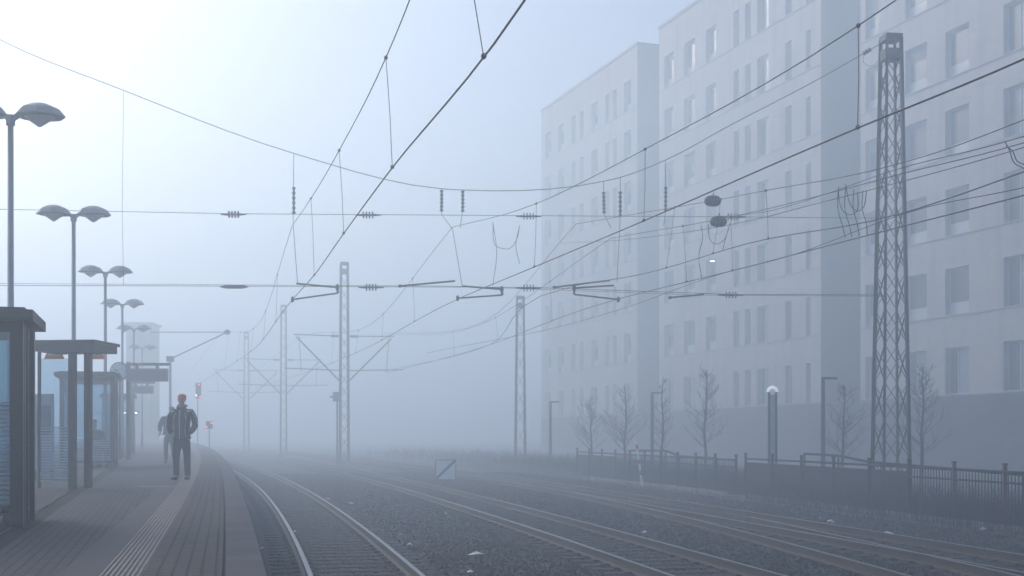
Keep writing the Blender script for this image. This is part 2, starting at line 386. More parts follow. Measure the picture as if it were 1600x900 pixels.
# loose ballast stones
rails = [lambda Y, o_=o_, s=s: o_ + s for o_ in (0, 4.85, 9.8) for s in (-.752, .752)] + [lambda Y: branch(Y) - .752, lambda Y: branch(Y) + .752]
ico_v = [Vector(p).normalized() for p in ((1, 0, 0), (-1, 0, 0), (0, 1, 0), (0, -1, 0), (0, 0, 1), (.6, .6, -.6))]
ico_f = [(0, 2, 4), (2, 1, 4), (1, 3, 4), (3, 0, 4), (0, 3, 5), (0, 5, 2), (1, 2, 5), (1, 5, 3)]
b = MB(); cnt = 0
while cnt < 62000:
    Y = 14.5 + 50 * rnd.random() ** 1.9; off = rnd.uniform(-1.2, 13.6)
    if any(abs(off - r_(Y)) < .09 for r_ in rails): continue
    inside = any(abs(off - o_) < 1.25 for o_ in (0, 4.85, 9.8))
    if inside:
        ph = ((Y + 20) / (0.6 * math.cos(math.atan(dt1(Y))))) % 1.0
        if (ph < .2 or ph > .8) and rnd.random() < .0: continue
    px, py = on(off, Y); z = zr(py) - .165 + rnd.uniform(-.012, .012) + (0.0 if not inside else -.012)
    r_ = rnd.uniform(.018, .036) * (1 + (Y - 14) * .008); c = Vector((px, py, z)); q = Matrix.Rotation(rnd.uniform(0, 6.28), 3, 'Z') @ Matrix.Rotation(rnd.uniform(0, 3), 3, 'X')
    sc = Vector((rnd.uniform(.7, 1.3), rnd.uniform(.7, 1.3), rnd.uniform(.6, 1)))
    b.add([c + q @ Vector((p.x * r_ * sc.x, p.y * r_ * sc.y, p.z * r_ * sc.z)) for p in ico_v], ico_f); cnt += 1
tag(b.build('ballast_stones', M['stone']), 'dark grey crushed stones lying loose between the rails', 'gravel', kind='stuff')

# ---------------------------------------------------------------- building blocks
FA = Vector((-.3283, .9446, 0)); FN = Vector((-.9446, -.3283, 0))
KS = 1.55
def facpt(px): Y = KS * 70953 / (px - 105); return Vector(((px - 800) / FP * Y, Y, 0))
ZL, ST = 1.98 * KS, 3.19 * KS
def building(label, xr, xl, cols, rows=7, depth=15, hatch=None):
    P = facpt(xr); root = thing('apartment_building', (P.x, P.y, zr(P.y) - .4), label, 'building'); O = root.location
    s_of = lambda px: (facpt(px) - P).length * (1 if px <= xr else -1)
    Lg = s_of(xl); top = ZL + ST * rows + .9; zb = O.z - .5
    W = lambda s, z, q=0: P + FA * s + FN * q + Vector((0, 0, z))
    SC = sorted([(s_of(c[1]), s_of(c[0]), c[2]) for c in cols])
    # wall skin with openings
    wb = MB(O); wb.uv = []
    def wq(s0, s1, z0, z1, q=0):
        if s1 - s0 < 1e-4 or z1 - z0 < 1e-4: return
        wb.quad(W(s1, z0, q), W(s0, z0, q), W(s0, z1, q), W(s1, z1, q)); wb.uv += [(s1, z0), (s0, z0), (s0, z1), (s1, z1)]
    def face(a, b_, c, d_, uv): wb.quad(a, b_, c, d_); wb.uv += uv
    RV = .42
    for k in range(rows):
        z0 = ZL + ST * k; a, t = z0 + .08, z0 + 1.92 * KS
        wq(0, Lg, z0, a); wq(0, Lg, t, z0 + ST)
        s = 0
        for (sa, sb, ty) in SC:
            wq(s, sa, a, t); s = sb
            face(W(sa, a), W(sa, a, -RV), W(sa, t, -RV), W(sa, t), [(0, a), (RV, a), (RV, t), (0, t)])
            face(W(sb, a, -RV), W(sb, a), W(sb, t), W(sb, t, -RV), [(0, a), (RV, a), (RV, t), (0, t)])
            face(W(sa, a), W(sb, a), W(sb, a, -RV), W(sa, a, -RV), [(sa, 0), (sb, 0), (sb, RV), (sa, RV)])
            face(W(sa, t, -RV), W(sb, t, -RV), W(sb, t), W(sa, t), [(sa, 0), (sb, 0), (sb, RV), (sa, RV)])
        wq(s, Lg, a, t)
    wq(0, Lg, ZL + ST * rows, top)
    wb.build('wall', M['brickwall'], root)
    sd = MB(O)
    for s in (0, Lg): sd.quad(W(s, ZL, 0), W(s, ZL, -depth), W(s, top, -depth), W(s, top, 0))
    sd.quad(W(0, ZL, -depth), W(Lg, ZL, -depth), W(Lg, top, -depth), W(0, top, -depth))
    sd.build('side_wall', M['sidewall'], root)  # end faces darkened by colour to read as shaded
    pl = MB(O); pl.uv = []
    for (A, B) in (((Lg, .03), (-.03, .03)), ((-.03, .03), (-.03, -depth)), ((Lg, -depth), (Lg, .03))):
        l = math.hypot(A[0] - B[0], A[1] - B[1])
        pl.quad(W(A[0], zb, A[1]), W(B[0], zb, B[1]), W(B[0], ZL - .02, B[1]), W(A[0], ZL - .02, A[1])); pl.uv += [(l, zb), (0, zb), (0, ZL), (l, ZL)]
    pl.build('plinth', M['plinth'], root)
    rf = MB(O); rf.hexa([W(-.1, top, .12), W(-.1, top, -depth), W(Lg + .1, top, -depth), W(Lg + .1, top, .12), W(-.1, top + .25, .12), W(-.1, top + .25, -depth), W(Lg + .1, top + .25, -depth), W(Lg + .1, top + .25, .12)])
    rf.build('roof', M['ledge'], root)
    for k in range(rows):
        z0 = ZL + ST * k; lb = MB(O)
        lb.hexa([W(-.04, z0 - .05, .07), W(-.04, z0 - .05, .0), W(Lg, z0 - .05, .0), W(Lg, z0 - .05, .07), W(-.04, z0 + .02, .07), W(-.04, z0 + .02, .0), W(Lg, z0 + .02, .0), W(Lg, z0 + .02, .07)])
        lb.build('ledge', M['ledge'], root)
    wr = random.Random(int(Lg * 100))
    def slab(mb, s0, s1, z0, z1, q0, q1):
        mb.hexa([W(s0, z0, q0), W(s1, z0, q0), W(s1, z0, q1), W(s0, z0, q1), W(s0, z1, q0), W(s1, z1, q0), W(s1, z1, q1), W(s0, z1, q1)])
    for k in range(rows):
        z0 = ZL + ST * k
        for (sa, sb, ty) in SC:
            a, t = z0 + .08, z0 + 1.92 * KS; fr = MB(O); e = .06; q0, q1 = -RV, -RV + .07
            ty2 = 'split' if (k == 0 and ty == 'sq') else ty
            slab(fr, sa, sa + e, a, t, q0, q1); slab(fr, sb - e, sb, a, t, q0, q1); slab(fr, sa + e, sb - e, a, a + e, q0, q1); slab(fr, sa + e, sb - e, t - e, t, q0, q1)
            slab(fr, sa + e, sb - e, a + e, t - e, q0 - .02, q0 + .003)
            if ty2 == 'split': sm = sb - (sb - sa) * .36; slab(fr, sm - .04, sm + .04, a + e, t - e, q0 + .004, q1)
            w_ = fr.build('window', M['trim'], root)
            if ty2 == 'sq':
                p = MB(O); slab(p, sa + e, sb - e, a + .5 * KS, t - e, q0 + .004, q0 + .02); p.build('pane', M['pane'], w_)
                if wr.random() < .4: hb = wr.uniform(.15, .7) * (t - a) * .7; p = MB(O); slab(p, sa + e, sb - e, t - e - hb, t - e, q0 + .021, q0 + .03); p.build('blind', M['blind'], w_)
                p = MB(O); slab(p, sa + e, sb - e, a + e, a + .5 * KS - .01, q0 + .004, q0 + .04); p.build('spandrel', M['trim'], w_)
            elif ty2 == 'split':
                p = MB(O); slab(p, sm + .04, sb - e, a + e, t - e, q0 + .004, q0 + .02); p.build('pane', M['pane'], w_)  # dark strip: shade of the reveal painted as a pane
                p = MB(O); slab(p, sa + e, sm - .04, a + e, t - e, q0 + .004, q0 + .02); p.build('pane', M['pane_light'], w_)  # wider pane: bright reflection painted in
            else:
                p = MB(O); slab(p, sa + e, sb - e, a + e, t - e, q0 + .004, q0 + .02); p.build('pane', M['pane'], w_)
    if hatch:
        hb = MB(O); slab(hb, s_of(hatch[1]), s_of(hatch[0]), hatch[2], hatch[3], .03, .06); hb.build('vent_hatch', M['darksteel'], root)
    return root
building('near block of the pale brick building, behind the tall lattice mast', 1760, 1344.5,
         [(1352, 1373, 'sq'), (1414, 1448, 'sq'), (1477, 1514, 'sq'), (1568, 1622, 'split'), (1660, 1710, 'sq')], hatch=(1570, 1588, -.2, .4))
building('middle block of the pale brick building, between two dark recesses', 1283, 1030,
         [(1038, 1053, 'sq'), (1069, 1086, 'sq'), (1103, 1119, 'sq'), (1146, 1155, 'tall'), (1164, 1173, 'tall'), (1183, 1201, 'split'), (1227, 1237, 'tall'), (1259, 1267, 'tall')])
building('far block of the pale brick building, dissolving into the fog', 996, 846,
         [(852, 861, 'sq'), (872, 881, 'sq'), (893, 899, 'tall'), (906, 912, 'tall'), (924, 934, 'sq'), (946, 952, 'tall'), (958, 964, 'tall'), (975, 986, 'sq')])


# ---------------------------------------------------------------- lattice masts
def lattice(label, loc, H, wb_, wt, name='lattice_mast', rz=R(9), sec=1.15, leg=.085, br=.045):
    root = thing(name, loc, label, 'overhead line mast', 'lattice masts carrying the overhead wires', rz)
    cs = [(-1, -1), (1, -1), (1, 1), (-1, 1)]
    wz = lambda z: (wb_ + (wt - wb_) * z / H) / 2
    for a, c in cs:
        m = MB(); zs = [H * i / 8 for i in range(9)]
        for z0, z1 in zip(zs[:-1], zs[1:]):
            p0, p1 = Vector((a * wz(z0), c * wz(z0), z0)), Vector((a * wz(z1), c * wz(z1), z1))
            m.bar(p0, p1, leg, .012); 
            m.bar(p0 - Vector((a * leg / 2, c * leg / 2, 0)), p1 - Vector((a * leg / 2, c * leg / 2, 0)), .012, leg)
        m.build('leg', M['lattice'], root)
    m = MB(); z = .3
    while z < H - .5:
        h = sec * (0.55 + 0.45 * wz(z) * 2 / wb_); z1 = min(z + h, H - .3)
        for k in range(4):
            (a, c), (a2, c2) = cs[k], cs[(k + 1) % 4]; w0, w1 = wz(z), wz(z1)
            m.bar((a * w0, c * w0, z), (a2 * w1, c2 * w1, z1), br, .01)
            m.bar((a2 * w0, c2 * w0, z), (a * w1, c * w1, z1), br * .95, .011)
        z = z1 + .02
    m.build('bracing', M['lattice'], root)
    m = MB(); m.box((0, 0, H), (wt + .05, wt + .05, .18)); m.box((0, 0, H - .5), (wt + .03, wt + .03, .3)); m.build('cap', M['lattice'], root)
    m = MB(); m.box((0, 0, .0), (wb_ + .5, wb_ + .5, .5)); m.build('footing', M['concrete'], root)
    return root
MX = at(1392, 60, 38)
lattice('tall tapering lattice mast of green grey steel in front of the near building block', (MX.x, 38, zr(38) - .3), MX.z - zr(38) + .3, .86, .46)
lattice('lattice mast standing behind the platform shelters, anchoring the left ends of the cross wires', (-18.2, 35.6, zp(35) - .8), 14.5, .86, .46)
p = at(813, 465, 78.5); lattice('slender lattice mast at the far left end of the dark fence', (p.x, 78.5, zr(78.5) - .3), p.z - zr(78.5) + .3, .62, .42, leg=.06)

def canti(label, px, Y, top, wide=.55, arms=True, arm=3.2):
    p = at(px, top, Y); H = p.z - zr(Y) + .2
    root = lattice(label, (p.x, Y, zr(Y) - .2), H, wide, wide * .8, rz=R(14), sec=.8, leg=.11, br=.08)
    if arms:
        za = 8.3
        for s in (-1, 1):
            m = MB(); m.tube([(s * wide / 2, 0, za - 2.9), (s * arm * .95, 0, za - .1)], .05, 6); m.tube([(s * wide / 2, 0, za), (s * arm, 0, za + .05)], .035, 6)
            m.tube([(s * wide / 2, 0, za - 2.2), (s * (arm + .6), 0, za - 2.1)], .035, 6)
            m.tube([(s * arm * .9, 0, za), (s * arm * .85, 0, za - 2.3)], .02, 5)
            m.build('cantilever', M['lattice'], root)
            m = MB(); m.tube([(s * (wide / 2 + .1 + .06 * i), 0, za) for i in range(9)], [.05, .12] * 4 + [.05], 8); m.build('insulator', M['insul'], root)
    return root
canti('far mast with wide V shaped brackets on both sides, between the tracks', 538, 82, 412)
canti('faint lattice mast in the fog left of the mast with V brackets', 443, 109, 478, wide=.5)
canti('faintest lattice mast, leftmost of the masts in the fog', 385, 128, 520, wide=.5)
root = thing('switch_box', on(6.7, 80) + (zr(80) - .2,), 'grey box on a thin post beside the mast with V brackets', 'switch box')
p = at(527, 620, 80.5); root.location = (p.x, 80.5, zr(80.5) - .2); hh = p.z - root.location.z
m = MB(); m.tube([(0, 0, 0), (0, 0, hh - .3)], .06, 8); m.build('post', M['lattice'], root)
m = MB(); m.box((0, 0, hh), (.5, .4, .6)); m.box((-.3, 0, hh), (.3, .12, .12)); m.build('box', M['lattice'], root)

# ---------------------------------------------------------------- overhead wires
def wirepts(a, b, n=8, sag=0):
    a, b = Vector(a), Vector(b); return [a.lerp(b, i / n) - Vector((0, 0, 4 * sag * (i / n) * (1 - i / n))) for i in range(n + 1)]
def smooth_curve(pts, n=6):
    P = [Vector(p) for p in pts]; N = len(P); L_ = [max((P[i + 1] - P[i]).length, 1e-6) for i in range(N - 1)]
    T = []
    for i in range(N):
        if i == 0: T.append((P[1] - P[0]) / L_[0])
        elif i == N - 1: T.append((P[-1] - P[-2]) / L_[-1])
        else:
            a, b_ = (P[i] - P[i - 1]) / L_[i - 1], (P[i + 1] - P[i]) / L_[i]; T.append((a * L_[i] + b_ * L_[i - 1]) / (L_[i] + L_[i - 1]))
    out = []
    for i in range(N - 1):
        for k in range(n):
            t = k / n; h = L_[i]
            out.append(P[i] * (2 * t ** 3 - 3 * t * t + 1) + T[i] * h * (t ** 3 - 2 * t * t + t) + P[i + 1] * (3 * t * t - 2 * t ** 3) + T[i + 1] * h * (t ** 3 - t * t))
    out.append(P[-1]); return out
def interp(pts, Y):
    for p, q in zip(pts[:-1], pts[1:]):
        if p.y <= Y <= q.y: return p.lerp(q, (Y - p.y) / (q.y - p.y + 1e-9))
    return pts[-1] if Y > pts[-1].y else pts[0]
def ohl(label, contact, mess, drops, rc=.012, rm=.009, jumpers=(), clamps=()):
    root = thing('overhead_line', contact[len(contact) // 2], label, 'overhead wire', 'overhead lines following the tracks'); O = root.location
    c = smooth_curve(contact)
    bi = [i for i, p in enumerate(mess) if 36 < Vector(p).y < 38.6]; bi = bi[0] if bi else len(mess) - 1
    m_ = smooth_curve(mess[:bi + 1]) + (smooth_curve(mess[bi:])[1:] if bi < len(mess) - 1 else [])
    b = MB(O); b.tube(c, rc, 5); b.build('contact_wire', M['wire'], root, True)
    b = MB(O); b.tube(m_, rm, 5); b.build('messenger_wire', M['wire'], root, True)
    for Y in drops:
        p, q = interp(m_, Y), interp(c, Y)
        b = MB(O); b.tube([p, p.lerp(q, .5) + Vector((.01, 0, 0)), q], .005, 4); b.ell(p, (.03, .04, .03), 6, 4); b.ell(q + Vector((0, 0, .01)), (.03, .05, .03), 6, 4)
        b.build('dropper', M['wire'], root)
    for j in jumpers:
        b = MB(O); b.tube(smooth_curve(j, 6), .009, 5); b.build('jumper', M['wire'], root, True)
    return root
V = Vector
# line over the platform track
ohl('overhead line over the track beside the platform',
    [V((1.6, 2, 3.72)), at(820, 0, 10.7), at(613, 262, 18.1), at(537, 365, 24.1), at(491, 430, 30.5), at(457, 468, 36.5), V((-11.4, 57, 4.35)), V((-18.9, 82, 4.6)), V((-27, 108, 4.85))],
    [V((.9, 2, 6.2)), at(640, 0, 15.9), at(603, 90, 18.1), at(530, 235, 24.1), at(486, 310, 30.5), at(457, 352, 36.5), V((-11.3, 57, 5.35)), V((-18.7, 82, 7.0)), V((-27, 108, 6.3))],
    [5, 12.4, 18.1, 24.1, 30.5, 44, 52, 60, 68, 76])
ohl('overhead line over the second track, crossing the picture from the upper right',
    [V((6.6, 2, 3.9)), at(1600, 92, 12.6), at(1340, 200, 15.7), at(1006, 345, 22.7), at(835, 417, 29.0), at(718, 466, 37.2), V((-6.4, 57, 4.35)), V((-13.3, 82, 4.6)), V((-21.6, 108, 4.85))],
    [V((7.2, 2, 5.3)), at(1400, 0, 14.9), at(1341, 40, 15.7), at(1008, 233, 22.7), at(838, 318, 29.0), at(707, 355, 37.2), V((-6.3, 57, 5.35)), V((-13.2, 82, 7.0)), V((-21.6, 108, 6.3))],
    [7, 15.7, 22.7, 29.0, 45, 53, 61, 70])
def tm(px, py, off=9.9):                       # point above the outer track seen at this column
    k = (px - 800) / FP; a, b_, c = .0008, .173 + k, -(1.29 + off); Y = (-b_ + math.sqrt(b_ * b_ - 4 * a * c)) / (2 * a)
    return at(px, py, Y)
loops3 = []
for dx in (0, 11, 24, 38): loops3.append([tm(1310 + dx, 292 + dx * .15), tm(1309 + dx, 325), tm(1316 + dx, 352), tm(1321 + dx * .9, 371 - dx * .1)])
loops3.append([tm(1310, 292), tm(1312, 318), tm(1322, 334), tm(1340, 327), tm(1340, 300)])
loops3.append([tm(1321, 288), tm(1328, 318), tm(1340, 330), tm(1350, 322), tm(1354, 298)])
ohl('lower overhead line over the outermost track with cable loops beside the tall mast',
    [V((11.2, 2, 3.5)), tm(1600, 305), tm(1413, 353), tm(1297, 383), tm(1140, 424), at(966, 467, 37.8), V((-1.3, 57, 4.35)), V((-8.0, 82, 4.6))],
    [V((11, 2, 5.6)), tm(1600, 223), tm(1407, 272), tm(1310, 298), tm(1170, 333), at(955, 372, 37.8), V((-1.4, 57, 5.35)), V((-8.0, 82, 7.0))],
    [8, 15, 30.3, 33, 45, 54, 63], jumpers=loops3)
loops4 = [[tm(1095, 352), tm(1098, 368), tm(1092, 400), tm(1097, 437)],
          [tm(1107, 351), tm(1108, 370), tm(1122, 381), tm(1134, 370), tm(1141, 348)],
          [tm(1141, 348), tm(1134, 372), tm(1129, 392)],
          [at(770, 347, 37.6), at(776, 385, 37.6), at(797, 388, 37.6), at(808, 372, 37.6), at(812, 352, 37.6)],
          [at(770, 347, 37.6), at(776, 395, 37.6), at(770, 446, 37.6)],
          [at(812, 352, 37.6), at(806, 385, 37.6), at(812, 412, 37.6)]]
loops4.append([tm(1570, 221), tm(1577, 235), tm(1583, 252), tm(1600, 263)])
loops4.append([tm(1572, 229), tm(1582, 236), tm(1588, 250), tm(1602, 258)])
ohl('upper overhead line over the turnout branch with small hanging cable loops',
    [V((10, 2, 5.0)), tm(1600, 268), tm(1410, 333), tm(1170, 380), at(1000, 429, 34.5), at(900, 446, 37.8), V((-1.0, 57, 4.45)), V((-8.2, 82, 4.7))],
    [V((10.4, 2, 6.0)), tm(1600, 187), tm(1467, 237), tm(1377, 263), tm(1200, 297), tm(1127, 311), at(900, 350, 37.8), V((-1.2, 57, 5.5)), V((-8.2, 82, 7.1))],
    [10, 28.4, 31, 33.2], jumpers=loops4)
for lab, pts in (('thin feeder wire running just under the cable loops by the tall mast', [V((9.6, 2, 4.4)), tm(1600, 293), tm(1450, 323), tm(1240, 398), tm(1113, 432), at(980, 480, 37), V((-4, 60, 4.3))]),
                 ('thin feeder wire passing above the cable loops by the tall mast', [V((9.8, 2, 5.2)), tm(1600, 230), tm(1453, 272), tm(1300, 312), tm(1170, 345), at(1000, 372, 37.6), at(875, 285 + 95, 50)]),
                 ('thin feeder wire just above the others at the right edge', [V((10.2, 2, 5.6)), tm(1600, 213), tm(1390, 268), tm(1300, 300), at(1150, 338, 38)])):
    b = MB(pts[1]); b.tube(smooth_curve(pts), .008, 5); tag(b.build('feeder_wire', M['wire'], None, True), lab, 'wire', 'thin feeder wires')

# cross span
XS = lambda px: 36.9 + .083 * ((px - 800) / FP * 37)
def sp(px, py): return at(px, py, XS(px))
mL = Vector((-18.2, 35.6, 0)); 
hs = thing('cross_span', (0, 37, zr(37) + 6), 'cross span of steel wires with insulators hung between the lattice masts over all tracks', 'overhead wire'); O = hs.location
topR = sp(1383, 64); topL = V((-18.2, 35.6, 14.0))
b = MB(O); b.tube(smooth_curve([topL, sp(0, 62), sp(190, 140), sp(460, 240), sp(690, 295), sp(725, 297), sp(945, 283), sp(970, 277), sp(1040, 250), sp(1133, 200), sp(1300, 112), topR], 5), .012, 5)
b.build('head_wire', M['wire'], hs, True)
def ins(pts, root=hs, n=5, r=.09, r0=.03):
    a, c = Vector(pts[0]), Vector(pts[1]); P = []; RR = []
    for i in range(n):
        for dt, rr in ((.0, r0), (.15, r), (.4, r), (.55, r0)): P.append(a.lerp(c, (i + dt) / n)); RR.append(rr)
    b = MB(O); b.tube(P, RR, 8); b.build('insulator', M['insul'], root)
for y0, ym, y1 in ((327, 337, 341), (446, 449, 461)):
    b = MB(O); b.tube([V((-18.2, 35.6, sp(0, y0 - 4).z)), sp(0, y0), sp(365, (y0 + ym) / 2 + 2 if y0 < 400 else 447), sp(826, ym), sp(1145, 339 if y0 < 400 else 460), sp(1385, y1 + (68 if y0 < 400 else 0) if False else (409 if y0 < 400 and False else y1))], .009, 5)
    b.build('cross_wire', M['wire'], hs, True)
b = MB(O); b.tube([V((-18.2, 35.6, sp(0, 440).z)), sp(0, 443), sp(700, 447), sp(1090, 461), sp(1385, 463)], .006, 5); b.build('cross_wire', M['wire'], hs, True)
for px, py in ((365, 335), (575, 336), (826, 338), (1145, 339), (580, 449), (826, 450), (1142, 461)):
    b = MB(O); a, c = sp(px - 20, py), sp(px + 20, py); b.tube([a, a.lerp(c, .25), a.lerp(c, .3), a.lerp(c, .7), a.lerp(c, .75), c], [.02, .035, .03, .03, .035, .02], 6)
    for t in (.32, .44, .56, .68): q = a.lerp(c, t); b.tube([q - V((.015, 0, 0)), q + V((.015, 0, 0))], .10, 10)
    b.build('insulator', M['insul'], hs)
b = MB(O); a, c = sp(344, 448), sp(388, 448); b.tube([a, a.lerp(c, .2), a.lerp(c, .8), c], [.015, .055, .055, .015], 8); b.build('insulator', M['insul'], hs)
def hanger(pts, seg):
    b = MB(O); b.tube([sp(*p) for p in pts], .009, 5); b.build('hanger', M['wire'], hs)
    ins([sp(*seg[0]), sp(*seg[1])], n=6, r=.055)
hanger([(459, 240), (458, 350), (465, 443)], ((459, 292), (459, 338)))
hanger([(690, 295), (690, 335), (707, 358), (722, 446)], ((690, 297), (690, 333)))
hanger([(723, 297), (722, 335), (719, 356)], ((723, 298), (723, 334)))
hanger([(943, 283), (944, 335), (955, 357)], ((943, 300), (944, 336)))
hanger([(969, 277), (969, 345), (964, 440)], ((969, 299), (969, 342)))
hanger([(1040, 250), (1040, 330), (1037, 352)], ((1040, 292), (1040, 333)))
b = MB(O); b.tube([sp(193, 141), sp(191, 330), sp(193, 446)], .006, 4); b.build('hanger', M['wire'], hs)
for P in ([(463, 443), (527, 449), (528, 458), (457, 468)], [(722, 447), (784, 452), (785, 461), (715, 466)], [(959, 446), (897, 450), (897, 460), (966, 468)]):
    b = MB(O); p = [sp(*q) for q in P]
    b.tube([p[0], p[1]], .028, 6); b.tube([p[1], p[2]], .035, 6); b.tube([p[2], p[3]], .025, 6); b.ell(p[3], (.05, .05, .09), 6, 4); b.ell(p[1], (.06, .06, .1), 6, 4); b.build('steady_arm', M['wire'], hs)
for P in ([(625, 447), (711, 439)], [(866, 449), (953, 438)], [(1047, 465), (1100, 460)]):
    b = MB(O); b.tube([sp(*q) for q in P], .028, 6); b.ell(sp(*P[0]), (.06, .04, .05), 6, 4); b.build('steady_arm', M['wire'], hs)
# upper anchoring of the cross span on the mast
ins([sp(1349, 84), sp(1362, 76)], n=3, r=.07)
b = MB(O); b.tube(smooth_curve([sp(1349, 84), sp(1350, 98), sp(1362, 103), sp(1376, 92)]), .007, 4); b.build('hanger', M['wire'], hs)
# two bulbous markers on the lines
for px, py, lab in ((1114, 314, 'upper of two dark ribbed balloon shaped housings on the overhead wires'), (1123, 346, 'lower of two dark ribbed balloon shaped housings on the overhead wires')):
    c = tm(px, py); rt = thing('wire_housing', c, lab, 'wire fitting', 'balloon shaped housings on the wires')
    b = MB(); b.tube([(-.21, 0, .0), (-.19, 0, 0), (-.13, 0, 0), (-.05, 0, 0), (.05, 0, 0), (.13, 0, 0), (.18, 0, 0), (.2, 0, 0)], [.03, .08, .12, .135, .135, .12, .07, .03], 14); b.build('shell', M['lattice'], rt, True)
    b = MB(); 
    for x in (-.1, 0, .1): b.tube([(x - .01, 0, 0), (x + .01, 0, 0)], .142 - abs(x) * .1, 14)
    b.build('rib', M['insul'], rt); b = MB(); b.tube([(0, 0, .13), (0.02, 0, .2)], .015, 6); b.build('clamp', M['wire'], rt)

# ---------------------------------------------------------------- platform lamps
def lamp():
    root = thing('platform_lamp', (0, 0, 0), 'x', 'lamp post', 'double headed lamp posts along the platform')
    m = MB(); m.tube([(0, 0, 0), (0, 0, .9), (0, 0, .92), (0, 0, 5.9)], [.075, .075, .055, .045], 10); m.build('pole', M['pole'], root, True)
    m = MB(); m.tube([(0, 0, 5.84), (0, 0, 6.0)], .07, 10); m.build('collar', M['pole'], root)
    for s in (-1, 1):
        c = s * .44; N = 8; ro = .40; h = MB(); z = 6.0
        def ring(r_, z_): return [(c + r_ * math.cos(2 * math.pi * (i + .0) / N), r_ * .8 * math.sin(2 * math.pi * i / N), z_) for i in range(N)]
        A, B_, C_ = ring(ro, z), ring(ro * .74, z + .12), ring(ro * .34, z + .19)
        h.add(ring(ro * .97, z - .015) + A + B_ + C_, [tuple(reversed(range(N)))] + [(k * N + i, k * N + (i + 1) % N, (k + 1) * N + (i + 1) % N, (k + 1) * N + i) for k in range(3) for i in range(N)] + [tuple(3 * N + i for i in range(N))])
        h.build('shade', M['shade'], root)
        h = MB(); A = ring(ro * .62, z - .017); B_ = ring(ro * .06, z - .17); h.add(A + B_, [(i, i + N, (i + 1) % N + N, (i + 1) % N) for i in range(N)] + [tuple(N + i for i in reversed(range(N)))])
        h.build('lens', M['lens'], root)
        h = MB(); h.bar((s * .03, 0, 5.93), (s * .18, 0, 6.03), .08, .05); h.build('arm', M['pole'], root)
    return root
L0 = lamp(); labs = ['nearest double headed lamp post, rising behind the dark roofed shelter at the left edge', 'second double headed lamp post, rising behind the flat roofed canopy',
                     'third double headed lamp post, rising in front of the small far shelter', 'fourth double headed lamp post, behind the platform clock', 'fifth double headed lamp post, a faint outline in the fog', 'farthest double headed lamp post, almost lost in the fog']
for i, (px, Y) in enumerate(((16.5, 20.2), (115, 29.4), (164.5, 40), (191, 50), (209, 62), (222, 76))):
    o = L0 if i == 0 else copy_tree(L0); x = (px - 800) / FP * Y; o.location = (x, Y, zp(Y)); o.rotation_euler = (0, 0, R(8)); o['label'] = labs[i]

# ---------------------------------------------------------------- shelters
TD = Vector((-.2589, .9659, 0)); TN = Vector((-.9659, -.2589, 0))       # along the platform, and towards its back
def shelter(base, L_, W_, H, label, roofm, over=.18, open_front=False, stripes=(0.2, 1.05), name='waiting_shelter', post=.11, sideglass='glass', roof_t=.11, seat=True):
    Y = base.y; z = zp(Y); rt = thing(name, (base.x, base.y, z), label, 'shelter'); O = rt.location
    P = lambda a, c, h: Vector(base) * 1 + TD * a + TN * c + Vector((0, 0, z - base.z + h))
    ang = math.atan2(TD.y, TD.x)
    def bx(m, a0, a1, c0, c1, h0, h1): m.hexa([P(a0, c0, h0), P(a1, c0, h0), P(a1, c1, h0), P(a0, c1, h0), P(a0, c0, h1), P(a1, c0, h1), P(a1, c1, h1), P(a0, c1, h1)])
    hp = post / 2
    for a, c in ((0, 0), (L_, 0), (0, W_), (L_, W_)):
        m = MB(O); bx(m, a - hp, a + hp, c - hp, c + hp, 0, H); m.build('post', M['steel'], rt)
    m = MB(O); bx(m, -over, L_ + over, -over, W_ + over, H, H + roof_t); bx(m, -over * .5, L_ + over * .5, -over * .5, W_ + over * .5, H + roof_t, H + roof_t + .03); rf = m.build('roof', roofm, rt)
    for a0, a1, c0, c1 in ((hp, L_ - hp, -.02, .02), (hp, L_ - hp, W_ - .02, W_ + .02), (-.02, .02, hp, W_ - hp), (L_ - .02, L_ + .02, hp, W_ - hp)):
        m = MB(O); bx(m, a0, a1, c0, c1, .12, .17); m.build('bottom_rail', M['steel'], rt)
        m = MB(O); bx(m, a0, a1, c0, c1, H - .12, H - .003); m.build('top_rail', M['steel'], rt)
    g = .008
    for a0, a1, c0, c1, mm in ((hp, L_ - hp, -g, g, 'glass'), (hp, L_ - hp, W_ - g, W_ + g, 'glass'), (-g, g, hp, W_ - hp, sideglass), (L_ - g, L_ + g, hp, W_ - hp, 'glass')):
        m = MB(O); bx(m, a0, a1, c0, c1, .17, H - .12); gp = m.build('glass_panel', M[mm], rt)
        m = MB(O); h = stripes[0]
        while h < stripes[1]:
            if a1 - a0 > c1 - c0: bx(m, a0, a1, c0 - .003, c1 + .003, h, h + .02)
            else: bx(m, a0 - .003, a1 + .003, c0, c1, h, h + .02)
            h += .05
        m.build('stripe_film', M['film'], gp)
    return rt, P, bx, O
base1 = Vector((-5.22, 13.5, 0))
rt, P, bx, O = shelter(base1, 1.15, 3.4, 2.17, 'glazed waiting shelter with a dark flat roof, cut by the left edge', M['roofdark'], over=.17, stripes=(.25, 1.35), post=.13, sideglass='glass_b')
m = MB(O); bx(m, .28, .36, -.05, .05, 0, 2.19); m.build('post', M['steel'], rt)
m = MB(O); bx(m, .62, .68, -.05, .05, 0, 2.19); m.build('post', M['steel'], rt)
m = MB(O); m.tube([P(-.1, .1, 0), P(-.1, .1, .16)], .035, 8); m.ell(P(-.1, .1, .18), (.045, .045, .045), 8, 6); m.build('foot_cap', M['steel'], rt, True)
bn = thing('bench', P(.55, 1.9, 0), 'dark low bench inside the dark roofed shelter at the left edge', 'bench'); bo = bn.location.copy()
m = MB(bo); bx(m, .35, .8, .6, 2.8, .42, .47); m.build('seat', M['wood'], bn)
